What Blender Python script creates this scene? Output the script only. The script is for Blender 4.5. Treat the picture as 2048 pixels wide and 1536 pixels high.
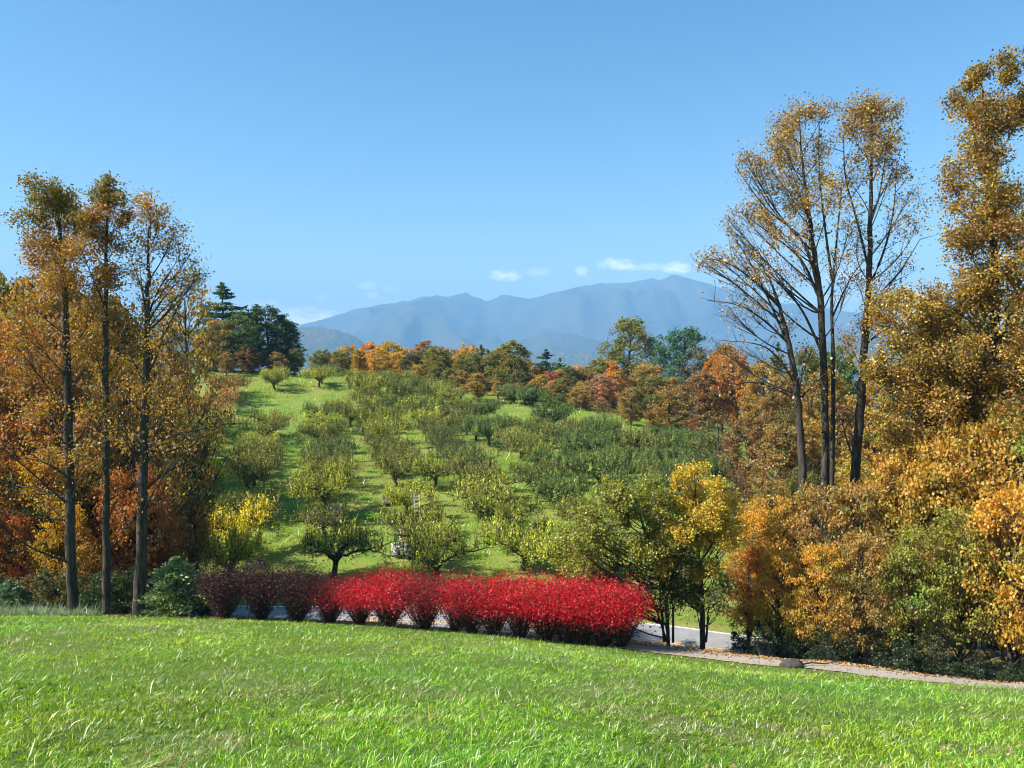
import bpy, math, random
import numpy as np
from mathutils import Vector
rad = math.radians
for o in list(bpy.data.objects): bpy.data.objects.remove(o)
sc = bpy.context.scene
COL = sc.collection

# ------------------------------------------------------------------ camera
F = 1550.0                       # focal length in pixels of a 2048 px wide picture
PITCH = math.atan(78.0 / F)      # horizon sits a little above the middle
cam_d = bpy.data.cameras.new('camera'); cam = bpy.data.objects.new('camera', cam_d); COL.objects.link(cam)
cam_d.sensor_width = 36; cam_d.lens = 36 * F / 2048
cam_d.clip_start = 0.1; cam_d.clip_end = 60000
cam.location = (0, 0, 0); cam.rotation_euler = (math.pi/2 - PITCH, 0, 0)
sc.camera = cam

# ------------------------------------------------------------------ sky, sun, exposure
SUN_AZ, SUN_EL = rad(-104), rad(42)        # azimuth from +Y (view direction), negative = left
sdir = Vector((math.sin(SUN_AZ)*math.cos(SUN_EL), math.cos(SUN_AZ)*math.cos(SUN_EL), math.sin(SUN_EL)))
sun_d = bpy.data.lights.new('sun', 'SUN'); sun = bpy.data.objects.new('sun', sun_d); COL.objects.link(sun)
sun_d.energy = 5.0; sun_d.angle = rad(0.53); sun_d.color = (1.0, 0.945, 0.86)
sun.rotation_euler = sdir.to_track_quat('Z', 'Y').to_euler()
sun.location = (-60, 0, 60)
sc.view_settings.view_transform = 'Standard'; sc.view_settings.look = 'None'
sc.view_settings.exposure = 1.25; sc.view_settings.gamma = 1.0
sc.view_settings.use_curve_mapping = False
cy = sc.cycles
cy.max_bounces = 4; cy.diffuse_bounces = 2; cy.glossy_bounces = 1; cy.transmission_bounces = 3
cy.transparent_max_bounces = 4; cy.volume_bounces = 0; cy.use_denoising = True
cy.sample_clamp_indirect = 6.0
cy.volume_max_steps = 64
cy.filter_width = 1.05

class NT:
    """small helper to write node trees"""
    def __init__(s, tree): s.t = tree; s.n = tree.nodes; s.l = tree.links
    def node(s, kind, **kw):
        n = s.n.new(kind)
        for k, v in kw.items(): setattr(n, k, v)
        return n
    def put(s, sock, v):
        if isinstance(v, bpy.types.NodeSocket): s.l.new(v, sock)
        else: sock.default_value = v
    def math(s, op, a, b=None, c=None, clamp=False):
        n = s.node('ShaderNodeMath', operation=op, use_clamp=clamp)
        s.put(n.inputs[0], a)
        if b is not None: s.put(n.inputs[1], b)
        if c is not None: s.put(n.inputs[2], c)
        return n.outputs[0]
    def noise(s, vec, scale, detail=3, rough=0.5, dist=0.0):
        n = s.node('ShaderNodeTexNoise'); s.put(n.inputs['Vector'], vec)
        n.inputs['Scale'].default_value = scale; n.inputs['Detail'].default_value = detail
        n.inputs['Roughness'].default_value = rough; n.inputs['Distortion'].default_value = dist
        return n.outputs['Fac']
    def ramp(s, fac, stops):
        n = s.node('ShaderNodeValToRGB'); s.put(n.inputs[0], fac); e = n.color_ramp.elements
        while len(e) < len(stops): e.new(0.5)
        for q, (p, c) in zip(e, stops): q.position = p; q.color = (*c, 1)
        return n.outputs[0]
    def mix(s, fac, a, b, blend='MIX'):
        n = s.node('ShaderNodeMix', data_type='RGBA', blend_type=blend)
        s.put(n.inputs[0], fac)
        for k, v in ((6, a), (7, b)):
            if isinstance(v, tuple) and len(v) == 3: v = (*v, 1)
            s.put(n.inputs[k], v)
        return n.outputs[2]

world = bpy.data.worlds.new('World'); sc.world = world; world.use_nodes = True
w = NT(world.node_tree); w.n.clear()
sky = w.node('ShaderNodeTexSky', sky_type='NISHITA', sun_disc=False)
sky.sun_elevation = SUN_EL; sky.sun_rotation = SUN_AZ
sky.altitude = 600; sky.air_density = 1.2; sky.dust_density = 0.3; sky.ozone_density = 3.0
bg = w.node('ShaderNodeBackground'); bg.inputs['Strength'].default_value = 0.074
shs = w.node('ShaderNodeHueSaturation'); shs.inputs['Saturation'].default_value = 1.26; shs.inputs['Hue'].default_value = .496
w.l.new(sky.outputs[0], shs.inputs['Color']); w.l.new(shs.outputs[0], bg.inputs['Color'])
tc = w.node('ShaderNodeTexCoord'); sep = w.node('ShaderNodeSeparateXYZ'); w.l.new(tc.outputs['Generated'], sep.inputs[0])
az = w.math('ARCTAN2', sep.outputs[0], sep.outputs[1]); el = w.math('ARCSINE', sep.outputs[2])
cmb = w.node('ShaderNodeCombineXYZ'); w.put(cmb.inputs[0], az); w.put(cmb.inputs[1], w.math('MULTIPLY', el, 2.2))
n1 = w.noise(cmb.outputs[0], 26, 5, 0.6); n2 = w.noise(cmb.outputs[0], 95, 4, 0.6)
wob = w.math('ADD', w.math('MULTIPLY', w.math('SUBTRACT', n1, 0.5), 3.0), w.math('MULTIPLY', w.math('SUBTRACT', n2, 0.5), 1.8))
def cloud(u, v, wu, hv, op):
    """one small cumulus low over the horizon, given by its direction"""
    a = math.atan((u-1024)/F); e = math.atan((690-v)/F*math.cos(a))
    da = w.math('DIVIDE', w.math('SUBTRACT', az, a), wu/F); de = w.math('DIVIDE', w.math('SUBTRACT', el, e), hv/F)
    de = w.math('MULTIPLY', de, w.math('ADD', 1.0, w.math('MULTIPLY', w.math('LESS_THAN', de, 0.0), 0.7)))   # flatter base
    r = w.math('ADD', w.math('MULTIPLY', da, da), w.math('MULTIPLY', de, de))
    f = w.math('ADD', w.math('SUBTRACT', 1.0, r), wob)
    return w.math('MULTIPLY', w.math('MULTIPLY', f, 0.5, clamp=True), op)
cl = None
for c in [(1012,553,36,17,.75),(1075,548,34,10,.25),(1162,545,14,15,.5),(1232,534,46,16,.7),(1300,537,36,10,.35),(1352,539,34,15,.65),
          (735,574,22,12,.45),(745,592,14,10,.4),(645,597,18,10,.45),(785,580,20,9,.25),(545,605,14,8,.4),(610,642,95,30,1.0),(520,612,60,14,.4),
          (1690,560,60,26,.6),(1640,600,90,18,.5),(1750,590,70,26,.6),(1900,585,120,24,.6),(2100,560,90,26,.6),(2300,590,90,20,.6),
          (-100,600,120,22,.5),(200,620,120,20,.5),(-500,590,150,22,.6),(2900,580,150,26,.6)]:
    k = cloud(*c); cl = k if cl is None else w.math('MAXIMUM', cl, k)
bgc = w.node('ShaderNodeBackground'); bgc.inputs['Color'].default_value = (1.0, 0.94, 0.95, 1); bgc.inputs['Strength'].default_value = 1.35
mx = w.node('ShaderNodeMixShader'); w.put(mx.inputs[0], cl); w.l.new(bg.outputs[0], mx.inputs[1]); w.l.new(bgc.outputs[0], mx.inputs[2])
wo = w.node('ShaderNodeOutputWorld'); w.l.new(mx.outputs[0], wo.inputs['Surface'])

# ------------------------------------------------------------------ helpers
def P(u, v, Y):
    """point of the place at depth Y seen at pixel (u, v)"""
    a = (u-1024)/F; b = (768-v)/F
    c, s = math.cos(PITCH), math.sin(PITCH)
    dy = c + b*s; dz = b*c - s
    return np.array([a/dy*Y, Y, dz/dy*Y])

def vnoise(x, y, seed=0):
    """smooth value noise, about -1..1"""
    g = np.random.default_rng(seed).random((64, 64))*2-1
    xi = np.floor(x).astype(int); yi = np.floor(y).astype(int); fx = x-xi; fy = y-yi
    fx = fx*fx*(3-2*fx); fy = fy*fy*(3-2*fy)
    a = g[xi % 64, yi % 64]; b = g[(xi+1) % 64, yi % 64]; c = g[xi % 64, (yi+1) % 64]; d = g[(xi+1) % 64, (yi+1) % 64]
    return (a*(1-fx)+b*fx)*(1-fy)+(c*(1-fx)+d*fx)*fy
def fbm(x, y, seed=0, n=4):
    s = 0; a = 1.0
    for i in range(n):
        s = s+a*vnoise(x*2**i+17.3*i, y*2**i+5.1*i, seed+i); a *= .5
    return s
def sstep(a, b, x):
    t = np.clip((x-a)/(b-a), 0, 1); return t*t*(3-2*t)

class MB:
    """collects vertices and faces (quads, tris) with one colour per face"""
    def __init__(s): s.v = []; s.q = []; s.t = []; s.qc = []; s.tc = []; s.n = 0
    def add(s, v, q=None, t=None, qc=None, tc=None):
        v = np.asarray(v, float).reshape(-1, 3)
        if q is not None and len(q):
            q = np.asarray(q, int); s.q.append(q+s.n); s.qc.append(np.broadcast_to(np.asarray((1, 1, 1) if qc is None else qc, float), (len(q), 3)))
        if t is not None and len(t):
            t = np.asarray(t, int); s.t.append(t+s.n); s.tc.append(np.broadcast_to(np.asarray((1, 1, 1) if tc is None else tc, float), (len(t), 3)))
        s.v.append(v); s.n += len(v)
    def tube(s, pts, radii, sides=6, cap=False):
        pts = np.asarray(pts, float); radii = np.asarray(radii, float); n = len(pts)
        tg = np.gradient(pts, axis=0); tg /= np.linalg.norm(tg, axis=1)[:, None]+1e-9
        ref = np.where(np.abs(tg[:, 2:3]) > .92, np.array([[1., 0, 0]]), np.array([[0, 0, 1.]]))
        a = np.cross(tg, ref); a /= np.linalg.norm(a, axis=1)[:, None]+1e-9; b = np.cross(tg, a)
        th = np.arange(sides)*2*np.pi/sides
        v = pts[:, None]+radii[:, None, None]*(np.cos(th)[None, :, None]*a[:, None]+np.sin(th)[None, :, None]*b[:, None])
        i, j = np.meshgrid(np.arange(n-1), np.arange(sides), indexing='ij'); k = (j+1) % sides
        q = np.stack([i*sides+j, i*sides+k, (i+1)*sides+k, (i+1)*sides+j], -1).reshape(-1, 4)
        s.add(v, q)
        if cap:
            s.add(np.vstack([v[-1], pts[-1]]), t=[(j, (j+1) % sides, sides) for j in range(sides)])
    def twigs(s, A, B, r0, r1):
        """many straight three-sided twigs at once"""
        A = np.asarray(A); B = np.asarray(B); N = len(A)
        if not N: return
        d = B-A; d /= np.linalg.norm(d, axis=1)[:, None]+1e-9
        ref = np.where(np.abs(d[:, 2:3]) > .9, np.array([[1., 0, 0]]), np.array([[0, 0, 1.]]))
        a = np.cross(d, ref); a /= np.linalg.norm(a, axis=1)[:, None]+1e-9; b = np.cross(d, a)
        th = np.arange(3)*2*np.pi/3
        ring = np.cos(th)[None, :, None]*a[:, None]+np.sin(th)[None, :, None]*b[:, None]
        r0 = np.broadcast_to(r0, (N,))[:, None, None]; r1 = np.broadcast_to(r1, (N,))[:, None, None]
        v = np.concatenate([A[:, None]+ring*r0, B[:, None]+ring*r1], 1).reshape(-1, 3)
        o = np.arange(N)[:, None, None]*6
        q = np.array([[0, 1, 4, 3], [1, 2, 5, 4], [2, 0, 3, 5]])[None]+o
        s.add(v, q.reshape(-1, 4))
    def leaves(s, rng, C, size, colr, up=.35, aspect=.75, droop=.3, axis=None):
        """leaf blades: one folded four-cornered face each"""
        N = len(C)
        if not N: return
        size = np.broadcast_to(size, (N,))*rng.uniform(.7, 1.3, N)
        a = rng.normal(size=(N, 3)); a[:, 2] -= droop
        if axis is not None: a = a*.35+axis
        a /= np.linalg.norm(a, axis=1)[:, None]
        nn = rng.normal(size=(N, 3)); nn[:, 2] += up*2
        b = np.cross(nn, a); b /= np.linalg.norm(b, axis=1)[:, None]+1e-9; n = np.cross(a, b)
        L = size[:, None]*a; W = (size*aspect*.5)[:, None]*b; fold = (size*.12)[:, None]*n
        v = np.stack([C-L*.5, C-L*.02+W+fold, C+L*.5, C-L*.02-W+fold], 1)
        s.add(v.reshape(-1, 3), np.arange(N*4).reshape(N, 4), qc=colr)
    def mesh(s, name, smooth=False):
        me = bpy.data.meshes.new(name)
        V = np.concatenate(s.v); Q = np.concatenate(s.q) if s.q else np.zeros((0, 4), int); T = np.concatenate(s.t) if s.t else np.zeros((0, 3), int)
        me.vertices.add(len(V)); me.vertices.foreach_set('co', V.astype(np.float32).ravel())
        me.loops.add(Q.size+T.size); me.loops.foreach_set('vertex_index', np.concatenate([Q.ravel(), T.ravel()]).astype(np.int32))
        me.polygons.add(len(Q)+len(T))
        st = np.concatenate([np.arange(len(Q))*4, Q.size+np.arange(len(T))*3]); me.polygons.foreach_set('loop_start', st.astype(np.int32))
        c = np.concatenate(s.qc+s.tc); c = np.concatenate([c, np.ones((len(c), 1))], 1)
        at = me.attributes.new('Col', 'FLOAT_COLOR', 'FACE'); at.data.foreach_set('color', c.astype(np.float32).ravel())
        if smooth: me.polygons.foreach_set('use_smooth', np.ones(len(me.polygons), bool))
        me.update(calc_edges=True); me.validate()
        return me

def obj(name, me, mat, parent=None, loc=(0, 0, 0), kind=None, color=None):
    if isinstance(me, MB): me = me.mesh(name)
    o = bpy.data.objects.new(name, me); COL.objects.link(o); o.location = loc
    if mat is not None and not me.materials: me.materials.append(mat)
    if parent is not None: o.parent = parent
    if kind: o['kind'] = kind
    if color is not None: o.color = (*color, 1)
    return o
def thing(name, label, cat, loc=(0, 0, 0), rz=0, scale=(1, 1, 1), group=None):
    o = bpy.data.objects.new(name, None); COL.objects.link(o); o.location = loc; o.rotation_euler = (0, 0, rz); o.scale = scale
    o.empty_display_size = .3
    return tag(o, label, cat, group)
def tag(o, label, cat, group=None):
    o['label'] = label; o['category'] = cat
    if group: o['group'] = group
    return o
ORD = ['first','second','third','fourth','fifth','sixth','seventh','eighth','ninth','tenth','eleventh','twelfth','thirteenth','fourteenth','fifteenth',
       'sixteenth','seventeenth','eighteenth','nineteenth','twentieth','twenty-first','twenty-second','twenty-third','twenty-fourth','twenty-fifth','twenty-sixth',
       'twenty-seventh','twenty-eighth','twenty-ninth','thirtieth','thirty-first','thirty-second','thirty-third','thirty-fourth','thirty-fifth','thirty-sixth','thirty-seventh','thirty-eighth','thirty-ninth','fortieth']
ORD += [t+'-'+o for t in ('forty', 'fifty', 'sixty', 'seventy') for o in ORD[:9]]

# ------------------------------------------------------------------ materials
def material(name):
    m = bpy.data.materials.new(name); m.use_nodes = True; t = NT(m.node_tree); t.n.clear()
    return m, t, t.node('ShaderNodeOutputMaterial')
def leaf_material(name, trans, gloss=.03, rough=.55):
    m, t, out = material(name)
    at = t.node('ShaderNodeAttribute', attribute_name='Col'); oi = t.node('ShaderNodeObjectInfo')
    c = t.mix(1.0, at.outputs['Color'], oi.outputs['Color'], 'MULTIPLY')
    d = t.node('ShaderNodeBsdfDiffuse'); t.put(d.inputs['Color'], c)
    tr = t.node('ShaderNodeBsdfTranslucent')
    hs = t.node('ShaderNodeHueSaturation'); hs.inputs['Saturation'].default_value = 1.12; hs.inputs['Value'].default_value = 1.1; t.put(hs.inputs['Color'], c)
    t.put(tr.inputs['Color'], hs.outputs[0])
    m1 = t.node('ShaderNodeMixShader'); m1.inputs[0].default_value = trans; t.l.new(d.outputs[0], m1.inputs[1]); t.l.new(tr.outputs[0], m1.inputs[2])
    g = t.node('ShaderNodeBsdfGlossy'); g.inputs['Roughness'].default_value = rough; g.inputs['Color'].default_value = (1, 1, 1, 1)
    m2 = t.node('ShaderNodeMixShader'); m2.inputs[0].default_value = gloss; t.l.new(m1.outputs[0], m2.inputs[1]); t.l.new(g.outputs[0], m2.inputs[2])
    t.l.new(m2.outputs[0], out.inputs['Surface']); return m
def solid(name, build, rough=.9, bump=None, spec=.2):
    m, t, out = material(name)
    b = t.node('ShaderNodeBsdfPrincipled'); b.inputs['Roughness'].default_value = rough; b.inputs['Specular IOR Level'].default_value = spec
    tcn = t.node('ShaderNodeTexCoord'); c, h = build(t, tcn)
    t.put(b.inputs['Base Color'], (*c, 1) if isinstance(c, tuple) else c)
    if h is not None:
        bp = t.node('ShaderNodeBump'); bp.inputs['Strength'].default_value = bump[0]; bp.inputs['Distance'].default_value = bump[1]
        t.put(bp.inputs['Height'], h); t.l.new(bp.outputs[0], b.inputs['Normal'])
    t.l.new(b.outputs[0], out.inputs['Surface']); return m
M = {}
M['leaf'] = leaf_material('leaf', .48)
M['needle'] = leaf_material('needle', .2, .05)
M['grass'] = leaf_material('grass_blade', .48, .045, .38)
M['litter'] = leaf_material('leaf_litter', .15, .03)
def bark(t, tcn):
    o = tcn.outputs['Object']; mp = t.node('ShaderNodeMapping'); t.put(mp.inputs[0], o); mp.inputs['Scale'].default_value = (5.5, 5.5, .9)
    n = t.noise(mp.outputs[0], 1.6, 6, .7); f = t.noise(o, 1.1, 3)
    c = t.ramp(n, [(.36, (.014, .011, .009)), (.52, (.06, .048, .038)), (.68, (.14, .12, .10))])
    return t.mix(t.math('MULTIPLY', f, .5), c, (.07, .07, .05)), n
M['bark'] = solid('bark', bark, .95, (.8, .05))
def twigm(t, tcn):
    n = t.noise(tcn.outputs['Object'], 3.0, 4); return t.ramp(n, [(.3, (.03, .024, .02)), (.7, (.085, .068, .055))]), None
M['twig'] = solid('twig_bark', twigm, .9)
def soil(t, tcn):
    o = tcn.outputs['Object']; n = t.noise(o, .35, 5, .6); f = t.noise(o, 6, 4, .7); g = t.noise(o, 40, 3)
    lawn = t.mix(f, (.045, .10, .008), (.10, .18, .016))
    lawn = t.mix(t.math('MULTIPLY', g, .35), lawn, (.16, .15, .06))
    rough = t.mix(t.ramp(n, [(.38, (0, 0, 0)), (.62, (1, 1, 1))]), (.10, .21, .022), (.23, .24, .05))
    rough = t.mix(t.ramp(f, [(.5, (0, 0, 0)), (.8, (1, 1, 1))]), rough, (.24, .18, .06))
    at = t.node('ShaderNodeAttribute', attribute_name='zone')
    sp = t.node('ShaderNodeSeparateColor'); t.l.new(at.outputs['Color'], sp.inputs[0])
    c = t.mix(sp.outputs[0], lawn, rough)
    lit = t.mix(f, (.10, .055, .025), (.19, .11, .045))
    c = t.mix(sp.outputs[1], c, lit)
    far = t.mix(t.noise(o, .02, 6, .7), (.10, .07, .03), (.05, .075, .025))
    return t.mix(sp.outputs[2], c, far), f
M['ground'] = solid('turf_ground', soil, .95, (.5, .08))
def asphalt(t, tcn):
    o = tcn.outputs['Object']; f = t.noise(o, 60, 3); n = t.ramp(t.noise(o, .9, 6, .75, .6), [(.35, (0, 0, 0)), (.65, (1, 1, 1))])
    return t.mix(n, t.mix(f, (.17, .17, .175), (.24, .24, .24)), (.29, .285, .28)), f
M['asphalt'] = solid('asphalt', asphalt, .85, (.3, .01))
def paint(col):
    def f(t, tcn):
        n = t.noise(tcn.outputs['Object'], 14, 5, .7); return t.mix(t.math('MULTIPLY', n, .5), col, (.3, .29, .27)), None
    return f
M['white_paint'] = solid('white_paint', paint((.75, .74, .70)), .7)
M['yellow_paint'] = solid('yellow_paint', paint((.70, .40, .05)), .7)
def concrete(t, tcn):
    o = tcn.outputs['Object']; n = t.noise(o, .9, 6, .65); f = t.noise(o, 30, 4)
    return t.mix(f, t.mix(n, (.30, .25, .20), (.44, .385, .325)), (.32, .27, .22)), f
M['concrete'] = solid('worn_concrete', concrete, .9, (.3, .01))
def wood(a, b):
    def f(t, tcn):
        mp = t.node('ShaderNodeMapping'); t.put(mp.inputs[0], tcn.outputs['Object']); mp.inputs['Scale'].default_value = (3, 3, 16)
        n = t.noise(mp.outputs[0], 2.0, 5, .6, 1.0); return t.mix(n, a, b), None
    return f
M['crate_wood'] = solid('weathered_crate_wood', wood((.38, .34, .30), (.60, .56, .52)), .85, (.3, .01))
M['fresh_wood'] = solid('pale_crate_wood', wood((.50, .40, .26), (.66, .55, .38)), .8, (.3, .01))
M['dark_wood'] = solid('dark_crate_wood', wood((.10, .085, .07), (.20, .17, .14)), .85, (.3, .01))
M['ladder_wood'] = solid('ladder_wood', wood((.55, .44, .26), (.70, .60, .40)), .7, (.2, .01))
M['ladder_metal'] = solid('ladder_metal', wood((.60, .60, .60), (.75, .75, .74)), .45, (.1, .005), .5)
def rockm(t, tcn):
    n = t.noise(tcn.outputs['Object'], 4, 6, .7); return t.ramp(n, [(.3, (.03, .028, .025)), (.7, (.12, .11, .10))]), n
M['rock'] = solid('dark_stone', rockm, .9, (.6, .05))
def hillm(t, tcn):
    o = tcn.outputs['Object']; n = t.noise(o, .006, 6, .7); f = t.noise(o, .03, 4, .8)
    c = t.ramp(n, [(.3, (.03, .06, .025)), (.5, (.06, .08, .03)), (.62, (.13, .08, .035)), (.72, (.06, .09, .03)), (.85, (.20, .26, .08))])
    return t.mix(t.math('MULTIPLY', f, .5), c, (.10, .075, .035)), f
M['hill'] = solid('wooded_hill', hillm, 1.0, (.6, 8), 0)
def mtnm(t, tcn):
    o = tcn.outputs['Object']; n = t.noise(o, .0009, 7, .65); f = t.noise(o, .006, 5, .7)
    c = t.ramp(n, [(.3, (.02, .04, .03)), (.55, (.055, .065, .045)), (.7, (.11, .085, .065))])
    return t.mix(t.math('MULTIPLY', f, .4), c, (.08, .075, .06)), f
M['mountain'] = solid('wooded_mountain', mtnm, 1.0, (.7, 40), 0)

# ------------------------------------------------------------------ terrain heights
EDGE = np.array([P(u, v, Y) for u, v, Y in [(-700,1228,30),(0,1233,31),(320,1234,31.5),(640,1246,31.5),(950,1270,30.5),(1250,1302,29.3),(1500,1329,27.8),(1750,1358,26.2),(2048,1384,24.7),(2700,1440,21.5)]])
RFAR = np.array([(-160,60,-11.5),(-110,52,-12.4),(-60,46,-13.4),(-30,43.2,-14.25),(-15.3,42,-14.35),(-6.1,42,-14.35),(-.6,41,-14.35),(7.2,39,-14.28),(10.5,37.6,-14.22),(16.4,35,-14.1),(21.8,32.4,-14.1),(30,28,-14.1),(45,18,-14.3),(70,-4,-15),(110,-40,-17)], float)
def smooth_line(p, n=14):
    """Catmull-Rom through the points"""
    p = np.vstack([2*p[0]-p[1], p, 2*p[-1]-p[-2]]); out = []
    for i in range(1, len(p)-2):
        t = np.linspace(0, 1, n, endpoint=False)[:, None]
        out.append(.5*((2*p[i])+(-p[i-1]+p[i+1])*t+(2*p[i-1]-5*p[i]+4*p[i+1]-p[i+2])*t**2+(-p[i-1]+3*p[i]-3*p[i+1]+p[i+2])*t**3))
    return np.vstack(out+[p[-2][None]])
RFAR = smooth_line(RFAR, 8); EDGE = smooth_line(EDGE, 8)
def offset_line(p, d):
    t = np.gradient(p[:, :2], axis=0); t /= np.linalg.norm(t, axis=1)[:, None]; n = np.stack([-t[:, 1], t[:, 0]], 1)
    q = p.copy(); q[:, :2] += n*d; return q
RW = 4.7
RCEN = offset_line(RFAR, -RW/2)
ctrl = [(0,0,-2.0),(-10,0,-1.8),(10,0,-2.3),(-30,0,-1.4),(30,0,-4.5),(0,-18,1.8),(-30,-18,2.4),(30,-18,-.5),(-60,0,-1),(60,-5,-9),
        (0,12,-5.75),(-8,12,-5.5),(8,12,-6.1),(0,21,-8.45),(-12,21,-8.1),(12,19,-8.55),(-25,16,-6.3),(24,14,-8.2)]
ctrl += [tuple(p) for p in EDGE[::8]]
ctrl += [tuple(P(u, v, Y)) for u, v, Y in [(670,1155,56),(850,1140,57),(1060,1142,57),(480,1120,60),(300,1110,58),(800,1107,62),(1250,1130,58),(1430,1238,44),(1500,1150,56),
    (640,1040,67),(900,1040,67),(1068,985,76),(640,960,80),(840,950,83),(1200,985,76),(1320,968,84),(500,893,97),(700,900,97),(807,900,97),(960,890,98),(420,880,97),(1100,890,100),(1300,920,95),
    (560,800,122),(700,815,118),(850,834,118),(1000,850,117),(1150,858,116),(1400,880,105),(690,775,137),(600,752,150),(800,782,140),(900,803,136),(1000,816,130),(1180,838,124),(450,775,128),(1350,860,125)]]
ctrl += [(-60,30,-9.5),(-60,60,-12),(-75,95,-9),(-80,130,-5),(-120,60,-8),(-120,130,-3),(-45,170,-6.5),(-10,170,-10),(25,165,-13.5),(60,150,-17),(45,60,-18.5),(60,95,-18.5),(90,60,-22),(100,110,-23),
         (0,215,-20),(-60,215,-14),(-120,215,-10),(70,215,-26),(130,215,-30),(35,36,-15),(60,25,-16)]
ctrl += [tuple(P(u, v, Y)) for u, v, Y in [(1180,1278,31.6),(1262,1283,31.1),(1490,1308,29.6),(1697,1327,28.1),(1987,1356,26.4),(2300,1380,25.0),(1338,1282,32.6),(1500,1290,32.6),(1700,1312,31.2)]]
ctrl = np.array(ctrl)
def _phi(r2): return .5*r2*np.log(r2+1e-9)
_A = ctrl[:, :2]/50; _K = _phi(((_A[:, None]-_A[None])**2).sum(-1))+np.eye(len(_A))*.0006
_Pm = np.c_[np.ones(len(_A)), _A]; _S = np.block([[_K, _Pm], [_Pm.T, np.zeros((3, 3))]])
_W = np.linalg.solve(_S, np.r_[ctrl[:, 2], 0, 0, 0])
def tps(x, y):
    sh = np.shape(x); q = np.c_[np.ravel(x), np.ravel(y)]/50; out = np.empty(len(q))
    for i in range(0, len(q), 40000):
        k = q[i:i+40000]; out[i:i+40000] = _phi(((k[:, None]-_A[None])**2).sum(-1)) @ _W[:-3]+_W[-3]+k @ _W[-2:]
    return out.reshape(sh)
def line_dist(x, y, line):
    sh = np.shape(x); q = np.c_[np.ravel(x), np.ravel(y)]; best = np.full(len(q), 1e9); zz = np.zeros(len(q)); side = np.zeros(len(q))
    for a, b in zip(line[:-1], line[1:]):
        d = b[:2]-a[:2]; t = np.clip(((q-a[:2]) @ d)/(d @ d), 0, 1); e = q-(a[:2]+t[:, None]*d); D = np.hypot(e[:, 0], e[:, 1]); m = D < best
        best[m] = D[m]; zz[m] = (a[2]+t*(b[2]-a[2]))[m]; side[m] = (d[0]*e[:, 1]-d[1]*e[:, 0])[m]
    return best.reshape(sh), zz.reshape(sh), np.sign(side).reshape(sh)
def H(x, y):
    """height of the ground"""
    x = np.asarray(x, float); y = np.asarray(y, float)
    cx = np.clip(x, -130, 130); cyy = np.clip(y, -25, 225)
    z = tps(cx, cyy)
    out = np.hypot(x-cx, y-cyy)
    z = z-170*(1-np.exp(-out/420.0))-.02*np.clip(out, 0, 3000)*0
    z = z+.05*fbm(x*.7, y*.7, 3, 3)*sstep(30, 45, y)+.10*fbm(x*.25, y*.25, 8, 2)*sstep(42, 55, y)+.04*fbm(x*.5, y*.5, 5, 2)
    d, zr, sd = line_dist(x, y, RCEN)
    return zr+(z-zr)*sstep(RW/2+.5, RW/2+3.4, d)
def h1(x, y): return float(H(np.array([x]), np.array([y]))[0])
EX, EY = EDGE[:, 0], EDGE[:, 1]
def edge_y(x): return np.interp(x, EX, EY)

# ground sheet: a fan that widens with distance, out to the mountains
ys = np.concatenate([np.linspace(-24, 46, 190), np.linspace(46.6, 160, 150), 160*np.geomspace(1.012, 13500/160, 80)])
ss = np.linspace(-1, 1, 221); ss = np.sign(ss)*(.55*np.abs(ss)+.45*np.abs(ss)**2.2)
YY, SS = np.meshgrid(ys, ss, indexing='ij'); XX = SS*(1.25*np.abs(YY)+75)
ZZ = H(XX, YY)
g = MB(); nr, nc = YY.shape
i, j = np.meshgrid(np.arange(nr-1), np.arange(nc-1), indexing='ij'); idx = i*nc+j
g.add(np.stack([XX, YY, ZZ], -1).reshape(-1, 3), np.stack([idx, idx+1, idx+nc+1, idx+nc], -1).reshape(-1, 4))
gm = g.mesh('ground', smooth=True)
zone = np.zeros((nr*nc, 4), np.float32); x_, y_ = XX.ravel(), YY.ravel()
ey = edge_y(x_)
zone[:, 0] = sstep(.5, 3, y_-ey)
strip = sstep(-.15, .6, y_-ey)*(1-sstep(6.0, 8.5, y_-ey))
strip = np.maximum(strip, sstep(-1, 1, y_-ey)*sstep(0, 3, -.40*y_-x_)*(1-sstep(60, 75, y_)))           # under the trees by the tall trunks
strip = np.maximum(strip, sstep(1, 3, y_-ey)*sstep(13, 17, x_-(y_-30)*.12)*(1-sstep(75, 95, y_)))       # under the gold woods
zone[:, 1] = strip*(1-.35*np.abs(vnoise(x_*.8, y_*.8, 4)))
zone[:, 2] = np.maximum(sstep(160, 190, y_), 0); zone[:, 3] = 1
za = gm.attributes.new('zone', 'FLOAT_COLOR', 'POINT'); za.data.foreach_set('color', zone.ravel())
ground = obj('ground', gm, M['ground'], kind='structure')

def ribbon(name, line, d0, d1, dz, mat, parent=None, cross=4, kind='structure', jag=0):
    """a strip laid along a line on the ground, offset d0..d1 sideways"""
    m = MB(); L = smooth_line(line, 3); rows = []
    rg = np.random.default_rng(7)
    for k in range(cross+1):
        d = d0+(d1-d0)*k/cross
        q = offset_line(L, d)
        if jag and k in (0, cross): q[:, :2] += rg.normal(0, jag, (len(q), 2))
        q[:, 2] = H(q[:, 0], q[:, 1])+dz; rows.append(q)
    V = np.stack(rows, 1); n, k = V.shape[:2]
    i, j = np.meshgrid(np.arange(n-1), np.arange(k-1), indexing='ij'); a = i*k+j
    m.add(V.reshape(-1, 3), np.stack([a, a+k, a+k+1, a+1], -1).reshape(-1, 4)[:, ::-1])
    me = m.mesh(name, smooth=True)
    return obj(name, me, mat, parent, kind=kind)
road = ribbon('road', RFAR, -RW, 0, .05, M['asphalt'], cross=8)
for dd in (-.22, -RW+.12): obj_ = ribbon('edge_line', RFAR, dd, dd+.13, .056, M['white_paint'], road, 1, None)
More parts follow.
